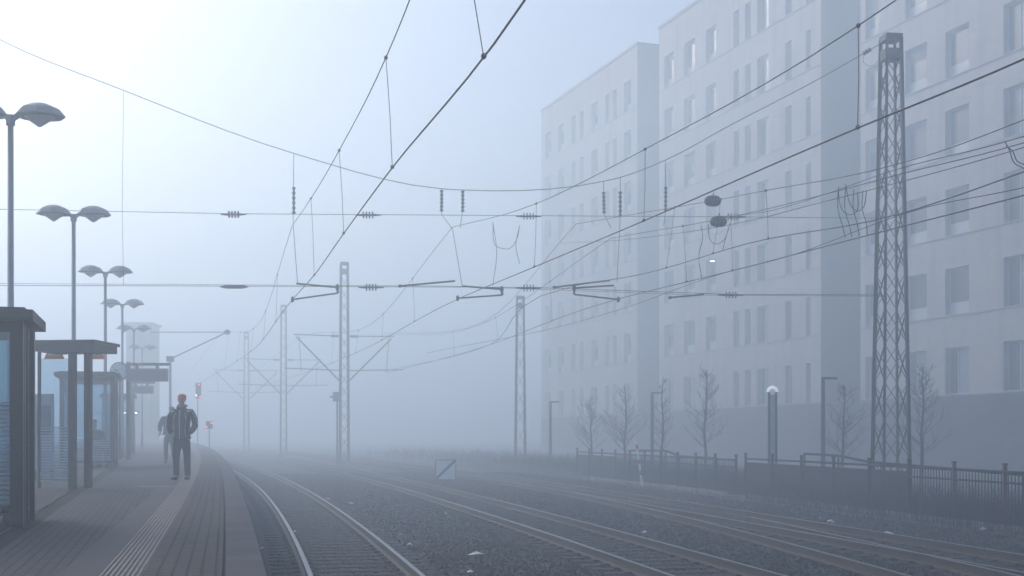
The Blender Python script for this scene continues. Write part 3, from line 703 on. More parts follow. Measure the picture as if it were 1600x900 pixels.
m = MB(bo); bx(m, .8, .84, .6, 2.8, .5, .9); m.build('backrest', M['wood'], bn)
for c in (.75, 2.6): m = MB(bo); bx(m, .4, .78, c, c + .06, .0, .42); m.build('leg', M['darksteel'], bn)
# canopy with two posts and hanging windbreak
bs2 = Vector((-7.78, 22.6, 0)); z2 = zp(22.6)
rt = thing('platform_canopy', (bs2.x, bs2.y, z2), 'flat roofed canopy on twin posts with a striped glass windbreak', 'shelter'); O = rt.location
def bxw(m, x0, x1, y0, y1, h0, h1, r=R(-6)):
    c = Vector((bs2.x, bs2.y, z2)); Rm = Matrix.Rotation(r, 3, 'Z')
    m.hexa([c + Rm @ Vector(p) for p in ((x0, y0, h0), (x1, y0, h0), (x1, y1, h0), (x0, y1, h0), (x0, y0, h1), (x1, y0, h1), (x1, y1, h1), (x0, y1, h1))])
for x0, y0 in ((-.06, 0), (.07, .35)):
    m = MB(O); bxw(m, x0, x0 + .11, y0, y0 + .12, 0, 2.42); m.build('post', M['steel'], rt)
m = MB(O); bxw(m, -.62, .54, -.3, .7, 2.42, 2.55); bxw(m, -.66, .58, -.34, .74, 2.55, 2.60); m.build('roof', M['darksteel'], rt)
m = MB(O); bxw(m, -.60, -.06, .05, .066, .12, 2.3); gp = m.build('glass_panel', M['glass'], rt)
m = MB(O); h = .12
while h < 1.1: bxw(m, -.6, -.06, .046, .07, h, h + .02); h += .05
m.build('stripe_film', M['film'], gp)
m = MB(O); bxw(m, -.64, -.60, .03, .09, 0, 2.42); m.build('post', M['steel'], rt)
# triangular warning boards behind the canopy roof
for px, lab in ((84.5, 'left of two orange edged triangular warning boards behind the canopy roof'), (148, 'right of two orange edged triangular warning boards behind the canopy roof')):
    c = at(px, 561, 24.2); t = thing('warning_board', c, lab, 'sign', 'triangular warning boards')
    Wd = .2; Hh = .36
    m = MB(); m.add([(-Wd, 0, 0), (Wd, 0, 0), (0, 0, Hh), (-Wd, .02, 0), (Wd, .02, 0), (0, .02, Hh)], [(0, 1, 2), (5, 4, 3), (0, 3, 4, 1), (1, 4, 5, 2), (2, 5, 3, 0)]); m.build('panel', M['orange'], t)
    m = MB(); m.add([(-Wd * .62, -.004, .06), (Wd * .62, -.004, .06), (0, -.004, Hh * .74), (-Wd * .62, 0, .06), (Wd * .62, 0, .06), (0, 0, Hh * .74)], [(0, 1, 2), (5, 4, 3), (0, 3, 4, 1), (1, 4, 5, 2), (2, 5, 3, 0)]); m.build('face', M['lens'], t)
    m = MB(); m.bar((.05, -.008, .08), (-.05, -.008, .2), .006, .02); m.build('emblem', M['black'], t)
    m = MB(); m.bar((0, .035, -.0), (0, .035, .22), .03, .03); m.bar((0, .035, .12), (0, -.75, .14), .03, .03); m.build('bracket', M['steel'], t)
# information case behind the canopy
c = at(68, 700, 27); ib = thing('information_case', (c.x, 27, zp(27)), 'white information case with a dark poster, left of the canopy posts', 'notice board')
m = MB(); m.box((0, 0, 1.0), (.42, .1, 1.6)); m.build('case', M['trim'], ib)
m = MB(); m.box((0.03, -.056, 1.25), (.28, .012, .62)); m.build('poster', M['poster'], ib)
for s in (-1, 1): m = MB(); m.box((s * .18, 0, .1), (.04, .06, .2)); m.build('leg', M['steel'], ib)
# small far shelter
base3 = Vector(((176 - 800) / FP * 36, 36, 0))
rt3, P3, bx3, O3 = shelter(base3, 2.3, 1.35, 2.55, 'small glazed shelter with a seated person, beyond the canopy', M['darksteel'], over=.2, stripes=(.15, .8), post=.12)
m = MB(O3); bx3(m, -.03, .03, .0, .01, 0, 2.5)
b3 = thing('bench', P3(1.2, .8, 0), 'bench inside the small far shelter under the seated person', 'bench'); bo = b3.location.copy()
m = MB(bo); bx3(m, .3, 2.0, .35, .75, .42, .46); m.build('seat', M['darksteel'], b3)
for a in (.6, 1.9): m = MB(bo); bx3(m, a, a + .05, .4, .7, 0, .42); m.build('leg', M['darksteel'], b3)
# farther shelter, faint
base4 = Vector(((205 - 800) / FP * 58, 58, 0)); shelter(base4, 2.6, 1.2, 2.6, 'glazed shelter fading in the fog beyond the clock', M['darksteel'], over=.2, post=.12)

# clock, boards
c = at(187, 580, 46); ck = thing('platform_clock', (c.x, 46, zp(46)), 'round white platform clock on a post above the far shelter roof', 'clock'); zc = c.z - zp(46)
m = MB(); m.tube([(0, 0, 0), (0, 0, zc - .28)], .045, 10); m.build('post', M['steel'], ck)
m = MB(); m.tube([(0, -.08, zc), (0, .08, zc)], .33, 24); m.build('case', M['steel'], ck)
m = MB(); m.tube([(0, -.09, zc), (0, -.081, zc)], .29, 24); dl = m.build('dial', M['white'], ck)
m = MB(); 
for i in range(12):
    a = i * math.pi / 6; m.bar((.22 * math.sin(a), -.094, zc + .22 * math.cos(a)), (.27 * math.sin(a), -.094, zc + .27 * math.cos(a)), .004, .025)
m.build('hour_marks', M['black'], dl)
m = MB(); m.bar((0, -.098, zc), (-.15, -.098, zc + .03), .006, .03); m.bar((0, -.102, zc), (-.2, -.102, zc + .08), .006, .02); m.build('hands', M['black'], dl)
def board(px0, px1, py0, py1, Y, lab, beam=True, split=False):
    a, c_ = at(px0, py1, Y), at(px1, py0, Y); cx = (a.x + c_.x) / 2; t = thing('display_board', (a.x + .12, Y, zp(Y)), lab, 'display board', 'hanging display boards over the platform'); O = t.location
    m = MB(O); m.hexa([(a.x, Y - .12, a.z), (c_.x, Y - .12, a.z), (c_.x, Y + .12, a.z), (a.x, Y + .12, a.z), (a.x, Y - .12, c_.z), (c_.x, Y - .12, c_.z), (c_.x, Y + .12, c_.z), (a.x, Y + .12, c_.z)]); m.build('case', M['signblue'], t)
    m = MB(O); e = .05; m.hexa([(a.x + e, Y - .128, a.z + e), (c_.x - e, Y - .128, a.z + e), (c_.x - e, Y - .122, a.z + e), (a.x + e, Y - .122, a.z + e), (a.x + e, Y - .128, c_.z - e), (c_.x - e, Y - .128, c_.z - e), (c_.x - e, Y - .122, c_.z - e), (a.x + e, Y - .122, c_.z - e)]); m.build('screen', M['screen'], t)
    m = MB(O); m.box((a.x + .0, Y + .2, (c_.z + .25 + zp(Y)) / 2), (.12, .12, c_.z + .25 - zp(Y))); m.build('post', M['steel'], t)
    m = MB(O); m.box((cx, Y + .2, c_.z + .17), (c_.x - a.x + .06, .1, .1)); 
    for q in (.25, .75): m.box((a.x + (c_.x - a.x) * q, Y, c_.z + .09), (.04, .3, .18))
    m.build('beam', M['steel'], t)
    return t
board(198, 262, 576, 596, 46, 'larger dark blue display board hanging right of the platform clock')
board(203, 239, 603, 615, 60, 'smaller pale display board hanging lower in the fog past the clock')
# faint signal gantry over the platform, with bracket
t = thing('signal_bracket', at(265, 700, 70), 'faint diagonal bracket with box and insulator above the display boards', 'bracket'); O = t.location
pa, pb, pc = at(266, 561, 70), at(355, 519, 70), at(235, 519, 70)
m = MB(O); m.tube([(pa.x, 70, zp(70)), (pa.x, 70, pa.z)], .07, 8); m.build('post', M['lattice'], t)
m = MB(O); m.box(pa, (.35, .3, .3)); m.build('box', M['lattice'], t)
m = MB(O); m.tube([pa, pb], .035, 6); m.tube([pc, pb], .025, 6); m.build('arm', M['lattice'], t)
m = MB(O); m.ell(pb, (.18, .1, .14)); m.build('insulator', M['insul'], t)
# tall faint stair tower behind platform
a = at(197, 507, 125); c_ = at(236, 507, 125)
t = thing('station_tower', (a.x, 125, zp(125)), 'faint glazed stair tower in the fog behind the fourth lamp post', 'building'); O = t.location
m = MB(O); h = a.z - zp(125); m.box(((a.x + c_.x) / 2, 126.5, zp(125) + h / 2), (c_.x - a.x, 3, h)); m.build('wall', M['sidewall'], t)
m = MB(O); m.box(((a.x + c_.x) / 2, 126.5, zp(125) + h + .1), (c_.x - a.x + .4, 3.4, .2)); m.build('roof', M['darksteel'], t)
for k in range(3):
    for i in range(2):
        f = MB(O); cx = a.x + (c_.x - a.x) * (.28 + .44 * i); f.box((cx, 124.98, zp(125) + 2 + k * 2.4), (.6, .04, 1.8)); f.build('window', M['pane'], t)
# signals with red lamps
def signal(px, lights, Y, lab):
    tp = min(l[1] for l in lights); c = at(px, tp, Y); t = thing('railway_signal', (c.x, Y, zr(Y) - .1), lab, 'signal', 'railway signals in the fog'); O = t.location
    m = MB(O); m.tube([(c.x, Y, O.z), (c.x, Y, c.z + .1)], .03, 8); m.build('post', M['darksteel'], t)
    zs = [at(*l[:2], Y).z for l in lights]; xs = [at(*l[:2], Y).x for l in lights]
    m = MB(O); m.hexa([(min(xs) - .05, Y - .05, min(zs) - .12), (max(xs) + .05, Y - .05, min(zs) - .12), (max(xs) + .05, Y + .05, min(zs) - .12), (min(xs) - .05, Y + .05, min(zs) - .12),
            (min(xs) - .05, Y - .05, max(zs) + .12), (max(xs) + .05, Y - .05, max(zs) + .12), (max(xs) + .05, Y + .05, max(zs) + .12), (min(xs) - .05, Y + .05, max(zs) + .12)]); m.build('signal_head', M['darksteel'], t)
    for l, x_, z_ in zip(lights, xs, zs):
        m = MB(O); m.tube([(x_, Y - .09, z_), (x_, Y - .052, z_)], .045, 12); m.build('lamp', M[l[2]], t)
signal(309, [(311, 601, 'lit_red'), (307, 618, 'lit_white'), (313, 620, 'lit_red')], 85, 'taller signal with red and white lamps right above the standing man')
signal(327, [(331, 661, 'lit_red'), (323, 667, 'lit_red')], 80, 'low signal with two red lamps right of the standing man')
c = at(200, 645, 64); t = thing('strip_light', c, 'row of three small white platform lights left of the walking person', 'light')
for px, wd in ((185, .12), (195, .12), (209, .3)):
    q = at(px, 645, 64); m = MB(c); m.box(q, (wd, .06, .05)); m.build('lamp', M['lit_white'], t)
m = MB(c); m.box(c + V((0, .08, .06)), (1.1, .08, .05)); m.build('housing', M['steel'], t)
m = MB(c); m.box(V((c.x + .3, 64.08, (c.z + zp(64)) / 2)), (.06, .06, c.z - zp(64))); m.build('post', M['steel'], t)

# ---------------------------------------------------------------- low board, marker, litter
x, y = at(696, 745, 55.5).x, 55.5
t = thing('shunting_board', (x, y, zr(y) - .17), 'low white square board with a black diagonal stripe between the tracks', 'sign')
m = MB(); m.box((0, 0, .5), (.84, .03, .84)); m.build('panel', M['white'], t)
m = MB()
for q in ((0, .94, .9, .035), (0, .06, .9, .035), (-.437, .5, .035, .845), (.437, .5, .035, .845)): m.box((q[0], -.004, q[1]), (q[2], .05, q[3]))
m.build('frame', M['black'], t); t.rotation_euler = (R(-14), 0, 0)
m = MB(); m.bar((-.40, -.019, .1), (.40, -.019, .9), .006, .11); m.build('diagonal_stripe', M['black'], t)
m = MB(); m.box((0, .03, .2), (.06, .03, .5)); m.build('post', M['darksteel'], t)
a, b_ = at(994, 690, 52), at(1004, 728, 52); b_.z = zr(52) - .25; t = thing('marker_post', b_, 'leaning red and white marker post with a white tip by the fence end', 'marker post')
m = MB(b_); m.tube([b_, a], .042, 8); m.build('post', M['white'], t)
for q in (.93, .6, .35): m = MB(b_); m.tube([b_.lerp(a, q - .1), b_.lerp(a, q)], .046, 8); m.build('red_band', M['red'], t)
lit = [(343, 300, 0), (512, 774, 1, 'scrap of white paper on the ballast beside the first track, nearest the fog'), (548, 780, .8, 'pale scrap of litter lying right of the far paper scrap'), (744, 856, 1.2, 'bent white wrapper on the ballast between the first two tracks'),
       (640, 840, .6, 'small bright speck of litter left of the bent wrapper'), (625, 826, .5, 'tiny pale speck of litter between the first two tracks'), (735, 882, .8, 'torn white scrap near the bottom edge between the first two tracks'), (696, 795, .6, 'pale scrap of litter beside the second track'),
       (1007, 822, .6, 'pale speck of litter between the second and outer tracks'), (1298, 807, 1.0, 'bright round crumpled cup near the outermost rail'), (1385, 826, 1.3, 'crumpled pale bag on the verge at the right'), (460, 821, .5, 'small white speck inside the platform track'), (409, 846, .6, 'white speck below the platform edge'), (1535, 818, .8, 'tiny pale scrap under the fence at the right edge')]
for l in lit[1:]:
    Y = 1.96 * FP / (l[1] - 675); x = (l[0] - 800) / FP * Y; s = .09 * l[2]
    m = MB((x, Y, zr(Y) - .13)); c = Vector((x, Y, zr(Y) - .13)); pts = []
    for i in range(6):
        a = i * math.pi / 3; pts.append(c + V((s * rnd.uniform(.7, 1.5) * math.cos(a), s * rnd.uniform(.6, 1.2) * math.sin(a), s * rnd.uniform(-.1, .5))))
    m.add(pts + [c + V((0, 0, s * .7)), c - V((0, 0, s * .3))], [(i, (i + 1) % 6, 6) for i in range(6)] + [((i + 1) % 6, i, 7) for i in range(6)])
    tag(m.build('litter', M['litter']), l[3], 'litter', 'scraps of litter on the ballast')
def gpt(px, py): Y = 2.2 * FP / (py - 675); return Vector(((px - 800) / FP * Y, Y, zr(Y) - .28))
for px, py, sz, rz, lab in ((1145, 785, (.75, .3, .25), -.1, 'pale concrete block lying on the verge before the fence'), (1095, 776, (1.1, .22, .08), .1, 'flat broken concrete slab lying left of the block'), (1062, 782, (.6, .16, .1), -.4, 'thin concrete offcut lying nearest the outermost rail')):
    p = gpt(px, py); m = MB(p); m.box(p + V((0, 0, sz[2] / 2)), sz, rz); o = m.build('concrete_block', M['concrete']); tag(o, lab, 'concrete block')
    bv = o.modifiers.new('b', 'BEVEL'); bv.width = .015

# ---------------------------------------------------------------- fences
def fence(label, Ya_, Yb_, off, H, bays, rust=(), panels=(), gap=.13):
    P = lambda Y, h, o_=0: V(on(off + o_, Y) + (zr(on(off + o_, Y)[1]) - .28 + h,))
    rt = thing('railing_fence', P(Ya_, 0), label, 'fence', 'dark railing fences beyond the tracks'); O = rt.location
    Ys = [Ya_ + (Yb_ - Ya_) * i / bays for i in range(bays + 1)]
    for i, Y in enumerate(Ys):
        m = MB(O); m.box(P(Y, H / 2 + .08), (.08, .08, H + .16)); m.box(P(Y, H + .18), (.11, .11, .04)); m.build('post', M['fencerust' if i in rust else 'fence'], rt)
    for h in (.16, H - .25, H):
        m = MB(O); m.tube([P(Y, h + (0.0)) for Y in Ys], .028 if h < H else .036, 6); m.build('horizontal_rail', M['fence'], rt)
    for i in range(bays):
        m = MB(O); L_ = (P(Ys[i + 1], 0) - P(Ys[i], 0)).length; n_ = int(L_ / gap)
        if i in panels:
            a, c = P(Ys[i], .18), P(Ys[i + 1], .18); u = V((0, 0, H - .3)); nn = V((.02, .01, 0))
            m.hexa([a, c, c + nn, a + nn, a + u, c + u, c + nn + u, a + nn + u]); m.build('panel', M['fence'], rt); continue
        for k in range(1, n_):
            Y = Ys[i] + (Ys[i + 1] - Ys[i]) * k / n_; m.bar(P(Y, .16), P(Y, H - .02), .02, .02)
        m.build('bars', M['fence'], rt)
    m = MB(O)
    for i in range(bays):
        a, c = P(Ys[i], -.25, -.12), P(Ys[i + 1], -.25, -.12); a2, c2 = P(Ys[i], -.25, .14), P(Ys[i + 1], -.25, .14); u = V((0, 0, .34))
        m.hexa([a, c, c2, a2, a + u, c + u, c2 + u, a2 + u])
    m.build('base_beam', M['concrete'], rt)
    return P
fence('dark railing with a concrete base, nearest section below the tall lattice mast', 14, 40.5, 15.5, 1.32, 13, rust=(6, 7), panels=(8, 9, 10, 11, 12))
fence('dark railing, farther section left of the tall lattice mast', 41.5, 59.5, 15.6, 1.25, 10, panels=(7, 8, 9))
# sloping handrail
t = thing('handrail', V(on(16.0, 38) + (zr(38),)), 'sloping dark handrail rising behind the near railing', 'handrail'); O = t.location
hp = [at(1257, 709, 42), at(1310, 712, 40), at(1360, 722, 37), at(1600, 742, 30)]
m = MB(O); m.tube(hp, .04, 6); m.build('rail', M['fence'], t)
for p in hp: m = MB(O); m.tube([p, V((p.x, p.y, zr(p.y) - .3))], .03, 6); m.build('post', M['fence'], t)
t = thing('handrail', at(1020, 705, 58), 'bent dark handrail behind the farther railing section', 'handrail'); O = t.location
hp = [at(985, 704, 57), at(1040, 704, 56), at(1062, 713, 55), at(1120, 716, 53)]
m = MB(O); m.tube(hp, .05, 6); m.build('rail', M['fence'], t)
for p in hp: m = MB(O); m.tube([p, V((p.x, p.y, zr(p.y) - .3))], .04, 6); m.build('post', M['fence'], t)

# scrub, dead stalks and dry grass as ground cover
def scrub(name, lab, N, yr, orng, hr, m_, cat='undergrowth', lean=.5, r=.006, br=3):
    b = MB()
    for _ in range(N):
        Y = rnd.uniform(*yr); o_ = rnd.uniform(*orng); x, y = on(o_, Y); z = zr(y) - .31; h = rnd.uniform(*hr)
        a = V((x, y, z)); dx, dy = rnd.uniform(-lean, lean), rnd.uniform(-lean, lean)
        mid = a + V((dx * h * .4, dy * h * .4, h * .6)); tip = a + V((dx * h, dy * h, h * rnd.uniform(.8, 1)))
        b.tube([a, mid, tip], [r, r * .8, r * .3], 3, cap=False)
        for k in range(br):
            q = a.lerp(mid, rnd.uniform(.3, 1)); b.tube([q, q + V((rnd.uniform(-.3, .3) * h, rnd.uniform(-.3, .3) * h, rnd.uniform(.05, .35) * h))], [r * .7, r * .3], 3, cap=False)
    tag(b.build(name, m_), lab, cat, kind='stuff')
scrub('dead_stalks', 'brown dead stalks and brambles tangled along the near railing', 4200, (20, 41), (14.8, 17.4), (.3, 1.1), M['scrub'])
scrub('brambles', 'dark tangled undergrowth behind the farther railing', 4500, (41, 75), (15.4, 19), (.3, 1.15), M['scrub'], r=.009)
scrub('dry_grass', 'tan dry grass left of the farther railing', 3500, (58, 80), (14.2, 17.5), (.2, .55), M['drygrass'], cat='grass', r=.008, br=2)
scrub('weeds', 'low brown weeds dotted over the verge beside the outer track', 1500, (20, 60), (13.3, 15.4), (.05, .22), M['scrub'], cat='weeds', br=2)
scrub('far_undergrowth', 'dark tangled undergrowth around the far mast beyond the outer track', 1800, (64, 110), (14.5, 24), (.2, 1.1), M['scrub'], r=.014)

# ---------------------------------------------------------------- street lamps, trees
def street_lamp(px, py, Y, lab, arm=.45, name='street_lamp'):
    c = at(px, py, Y); z0 = zr(Y) - .32; t = thing(name, (c.x, Y, z0), lab, 'street lamp', 'street lamps in front of the building'); H = c.z - z0
    m = MB(); m.tube([(0, 0, 0), (0, 0, H)], [.09, .07], 8); m.build('post', M['darksteel'], t)
    m = MB(); m.box((arm / 2, 0, H), (arm + .1, .18, .08)); m.build('lamp_head', M['darksteel'], t)
street_lamp(1286, 591, 46, 'dark street lamp with a short flat head, left of the tall lattice mast')
street_lamp(1019, 614, 60, 'faint street lamp with a short flat head before the second recess')
street_lamp(860, 628, 72, 'faintest street lamp, just right of the far slender lattice mast')
c = at(1207, 606, 46); z0 = zr(46) - .32; t = thing('light_column', (c.x, 46, z0), 'pale glazed light column with a bright domed cap', 'street lamp'); H = c.z - z0
for dx in (-.13, .13): m = MB(); m.box((dx, 0, (H - .15) / 2), (.07, .1, H - .15)); m.build('post', M['steel'], t)
m = MB(); m.box((0, 0, H / 2), (.18, .03, H - .5)); m.build('glass_panel', M['film'], t)
m = MB(); m.tube([(-.17, 0, H - .15), (-.12, 0, H - .03), (0, 0, H + .03), (.12, 0, H - .03), (.17, 0, H - .15)], .055, 8); m.build('cap', M['lit_cap'], t, True)
P_ = facpt(1115); c = P_ + V((0, 0, (HY - 408) / FP * P_.y)) + FN * .12; t = thing('wall_lamp', c, 'small lit oval lamp high on the middle building block', 'lamp')
m = MB(); m.ell((0, 0, 0), (.2, .2, .06)); m.build('lens', M['lit_white'], t, True)
m = MB(); m.box((.07, .05, .07), (.12, .12, .05)); m.build('bracket', M['steel'], t)

def tree(px, py, Y, lab, seed, spread=.75):
    r = random.Random(seed); c = at(px, py, Y); z0 = zr(Y) - .33; H = c.z - z0
    t = thing('bare_tree', (c.x, Y, z0), lab, 'tree', 'bare young trees before the building')
    tr = [(0, 0, 0)]; x = y = 0
    for i in range(1, 11): x += r.uniform(-.05, .05); y += r.uniform(-.05, .05); tr.append((x, y, H * i / 10))
    m = MB(); m.tube(tr, [.07 * (1 - i / 11.5) + .008 for i in range(11)], 7); m.build('trunk', M['bark'], t, True)
    m = MB()
    def br(p, d_, l, rad, lev):
        pts = [p]; q = p
        for i in range(3):
            d_ = (d_ + V((r.uniform(-.18, .18), r.uniform(-.18, .18), .12))).normalized(); q = q + d_ * l / 3; pts.append(q)
        m.tube(pts, [rad, rad * .8, rad * .6, rad * .35], 4, cap=False)
        if lev < 3:
            for k in range(4 if lev < 2 else 3):
                q = pts[r.choice((1, 2, 3))]; dd = (d_ + V((r.uniform(-1, 1), r.uniform(-1, 1), r.uniform(-.3, .8)))).normalized(); br(q, dd, l * r.uniform(.35, .6), rad * .55, lev + 1)
    for i in range(40):
        u = r.uniform(.3, .97); k = int(u * 10); p = V(tr[k]).lerp(V(tr[min(k + 1, 10)]), u * 10 - k); a = r.uniform(0, 6.28)
        l = spread * (1.25 - u) * r.uniform(.7, 1.2) * 1.1
        br(p, V((math.cos(a), math.sin(a), .55)).normalized(), l, .013, 1)
    m.build('crown', M['twig'], t)
tree(1441, 575, 44, 'bare young tree just right of the tall lattice mast', 1, 1.0)
tree(1315, 604, 47, 'bare young tree between the dark street lamp and the tall lattice mast', 2, .9)
tree(1104, 578, 52, 'bare young tree left of the pale light column, its bushy crown against the middle block', 3, 1.0)
tree(1036, 590, 56, 'slim bare young tree just right of the faint street lamp', 4, .6)
tree(975, 602, 60, 'bare young tree rising behind the leaning red and white marker post', 5, 1.1)
tree(925, 620, 66, 'farthest bare young tree, faint in the fog before the far block', 6, 1.1)

# ---------------------------------------------------------------- people
def skinmesh(name, verts, edges, radii, material, root=0, sub=2):
    me = bpy.data.meshes.new(name + '_tmp'); me.from_pydata(verts, edges, []); o = bpy.data.objects.new(name + '_tmp', me); S.collection.objects.link(o)
    o.modifiers.new('s', 'SKIN')
    for i, d_ in enumerate(me.skin_vertices[0].data):
        r_ = radii[i]; d_.radius = r_ if isinstance(r_, tuple) else (r_, r_); d_.use_root = (i == root)
    m_ = o.modifiers.new('u', 'SUBSURF'); m_.levels = sub; m_.render_levels = sub
    bpy.context.view_layer.update(); dg = bpy.context.evaluated_depsgraph_get()
    nm = bpy.data.meshes.new_from_object(o.evaluated_get(dg)); nm.name = name
    bpy.data.objects.remove(o); nm.materials.clear(); nm.materials.append(material)
    nm.polygons.foreach_set('use_smooth', [True] * len(nm.polygons))
    return nm
def part(name, me, parent): o = bpy.data.objects.new(name, me); return link(o, parent)
def graph(chains):
    V_, E_, R_ = [], [], []; idx = {}
    for ch in chains:
        prev = None
        for item in ch:
            if isinstance(item, str): i = idx[item]
            else:
                k, p, r_ = item; idx[k] = len(V_); i = idx[k]; V_.append(p); R_.append(r_)
            if prev is not None: E_.append((prev, i))
            prev = i
    return V_, E_, R_
def hand_chains(w, dirv, side, pre):
    # palm, four unequal fingers and a thumb, from wrist w towards dirv
    w = V(w); d_ = V(dirv).normalized(); x = V((side, 0, 0)); x = (x - d_ * x.dot(d_)).normalized(); up = d_.cross(x)
    ch = [[pre + 'wr', (pre + 'pm', tuple(w + d_ * .06), (.035, .02))]]
    for i, l in enumerate((.065, .075, .07, .055)):
        b_ = w + d_ * .09 + x * (.027 - .018 * i)
        ch.append([pre + 'pm', (pre + 'f%da' % i, tuple(b_), .009), (pre + 'f%db' % i, tuple(b_ + d_ * l * .55 + up * .008), .0085), (pre + 'f%dc' % i, tuple(b_ + d_ * l + up * .025), .007)])
    ch.append([pre + 'pm', (pre + 'ta', tuple(w + d_ * .05 + x * .04), .011), (pre + 'tb', tuple(w + d_ * .09 + x * .055 + up * .01), .009)])
    return ch
def head_details(t, z, y=-.0, hair='bald', rz=0, m_hair=None):
    h = MB(); 
    h.ell((0, y - .095, z - .005), (.014, .02, .024), 8, 6)
    for s in (-1, 1): h.ell((s * .082, y + .005, z), (.012, .02, .032), 8, 6)
    h.build('face_features', M['skin'], t, True)
    h = MB()
    for s in (-1, 1): h.ell((s * .03, y - .082, z + .022), (.012, .008, .008), 8, 6)
    h.build('eyes', M['shoes'], t, True)
    h = MB(); h.ell((0, y - .083, z - .05), (.024, .008, .006), 8, 4); h.build('mouth', M['fencerust'], t, True)
def place(t, px, Y, rz=0): t.location = ((px - 800) / FP * Y, Y, zp(Y)); t.rotation_euler = (0, 0, rz)

# the standing man, hands in his jacket pockets
t = thing('person', (0, 0, 0), 'man standing on the platform facing us, dark jacket with pale piping, hands in his pockets', 'person')
ch = [[('pelvis', (0, 0, .94), (.15, .11)), ('waist', (0, 0, 1.12), (.14, .10)), ('chest', (0, 0, 1.34), (.17, .11)), ('nb', (0, .01, 1.47), (.07, .06)), ('neck', (0, 0, 1.54), .055), ('jaw', (0, -.02, 1.61), (.062, .07)), ('head', (0, -.005, 1.68), (.078, .092)), ('crown', (0, .005, 1.745), (.06, .075))]]
for s, k in ((-1, 'l'), (1, 'r')):
    ch.append(['chest', (k + 'sh', (s * .17, .01, 1.41), .045), (k + 'el', (s * .265, .035, 1.15), .032), (k + 'wr', (s * .14, -.02, .99), .026)])
    ch += hand_chains((s * .14, -.02, .99), (-s * .35, .1, -.9), -s, k)
    ch.append(['pelvis', (k + 'hip', (s * .09, 0, .88), .09), (k + 'kn', (s * .112, -.01, .49), .058), (k + 'an', (s * .122, .02, .09), .04), (k + 'toe', (s * .145, -.12, .04), (.025, .02))])
v_, e_, r_ = graph(ch); part('body', skinmesh('body', v_, e_, r_, M['skin']), t)
jc = [[('waist', (0, 0, 1.08), (.185, .135)), ('chest', (0, 0, 1.33), (.20, .145)), ('col', (0, .01, 1.47), (.12, .10)), ('neck', (0, .012, 1.525), (.075, .07))], ['waist', ('hem', (0, 0, .90), (.215, .155)), ('hem2', (0, 0, .815), (.215, .155))]]
for s, k in ((-1, 'l'), (1, 'r')): jc.append(['chest', (k + 'sh', (s * .20, .01, 1.405), (.088, .085)), (k + 'ua', (s * .262, .03, 1.28), .078), (k + 'el', (s * .28, .035, 1.14), .074), (k + 'fa', (s * .25, -.04, 1.04), .064), (k + 'cf', (s * .165, -.085, .965), .07)])
v_, e_, r_ = graph(jc); jk = part('jacket', skinmesh('jacket', v_, e_, r_, M['jacket']), t)
m = MB(); m.tube([(0, -.128, .85), (0, -.138, 1.05), (0, -.143, 1.3), (0.0, -.10, 1.45)], .010, 6); m.build('zip', M['piping'], jk)
for s in (-1, 1):
    m = MB(); m.tube([(s * .13, -.123, .90), (s * .115, -.125, 1.08), (s * .14, -.118, 1.25), (s * .10, -.10, 1.40)], .0065, 6); m.build('piping', M['piping'], jk)
    m = MB(); m.tube([(s * .345, -.0, 1.15), (s * .325, -.035, 1.26), (s * .27, -.06, 1.38), (s * .2, -.05, 1.465)], .0065, 6); m.build('piping', M['piping'], jk)
    m = MB(); m.ell((s * .165, -.085, 1.43), (.05, .02, .022), 8, 5); m.build('shoulder_patch', M['patch'], jk)
m = MB(); m.tube([(-.07, -.055, 1.50), (-.085, .03, 1.545), (0, .085, 1.56), (.085, .03, 1.545), (.07, -.055, 1.50)], .028, 8); m.build('collar', M['collar'], jk, True)
tc = [[('pelvis', (0, 0, .92), (.155, .12)), ('lo', (0, 0, .84), (.14, .12))]]
for s, k in ((-1, 'l'), (1, 'r')): tc.append(['lo', (k + 'th', (s * .1, 0, .74), .098), (k + 'kn', (s * .115, -.01, .48), .075), (k + 'an', (s * .122, .015, .12), .066), (k + 'hm', (s * .122, .0, .065), .07)])
v_, e_, r_ = graph(tc); part('trousers', skinmesh('trousers', v_, e_, r_, M['trousers']), t)
for s in (-1, 1):
    v_, e_, r_ = graph([[('a', (s * .122, .04, .055), (.065, .06)), ('b', (s * .135, -.06, .05), (.062, .05)), ('c', (s * .15, -.17, .04), (.055, .04))]]); part('shoe', skinmesh('shoe', v_, e_, r_, M['shoes']), t)
head_details(t, 1.675)
m = MB(); m.ell((0, .018, 1.735), (.088, .10, .062), 14, 8); m.build('cap', M['cap'], t, True)
place(t, 284, 26.6, R(-6)); t.scale = (1.0, 1.0, 1.0)

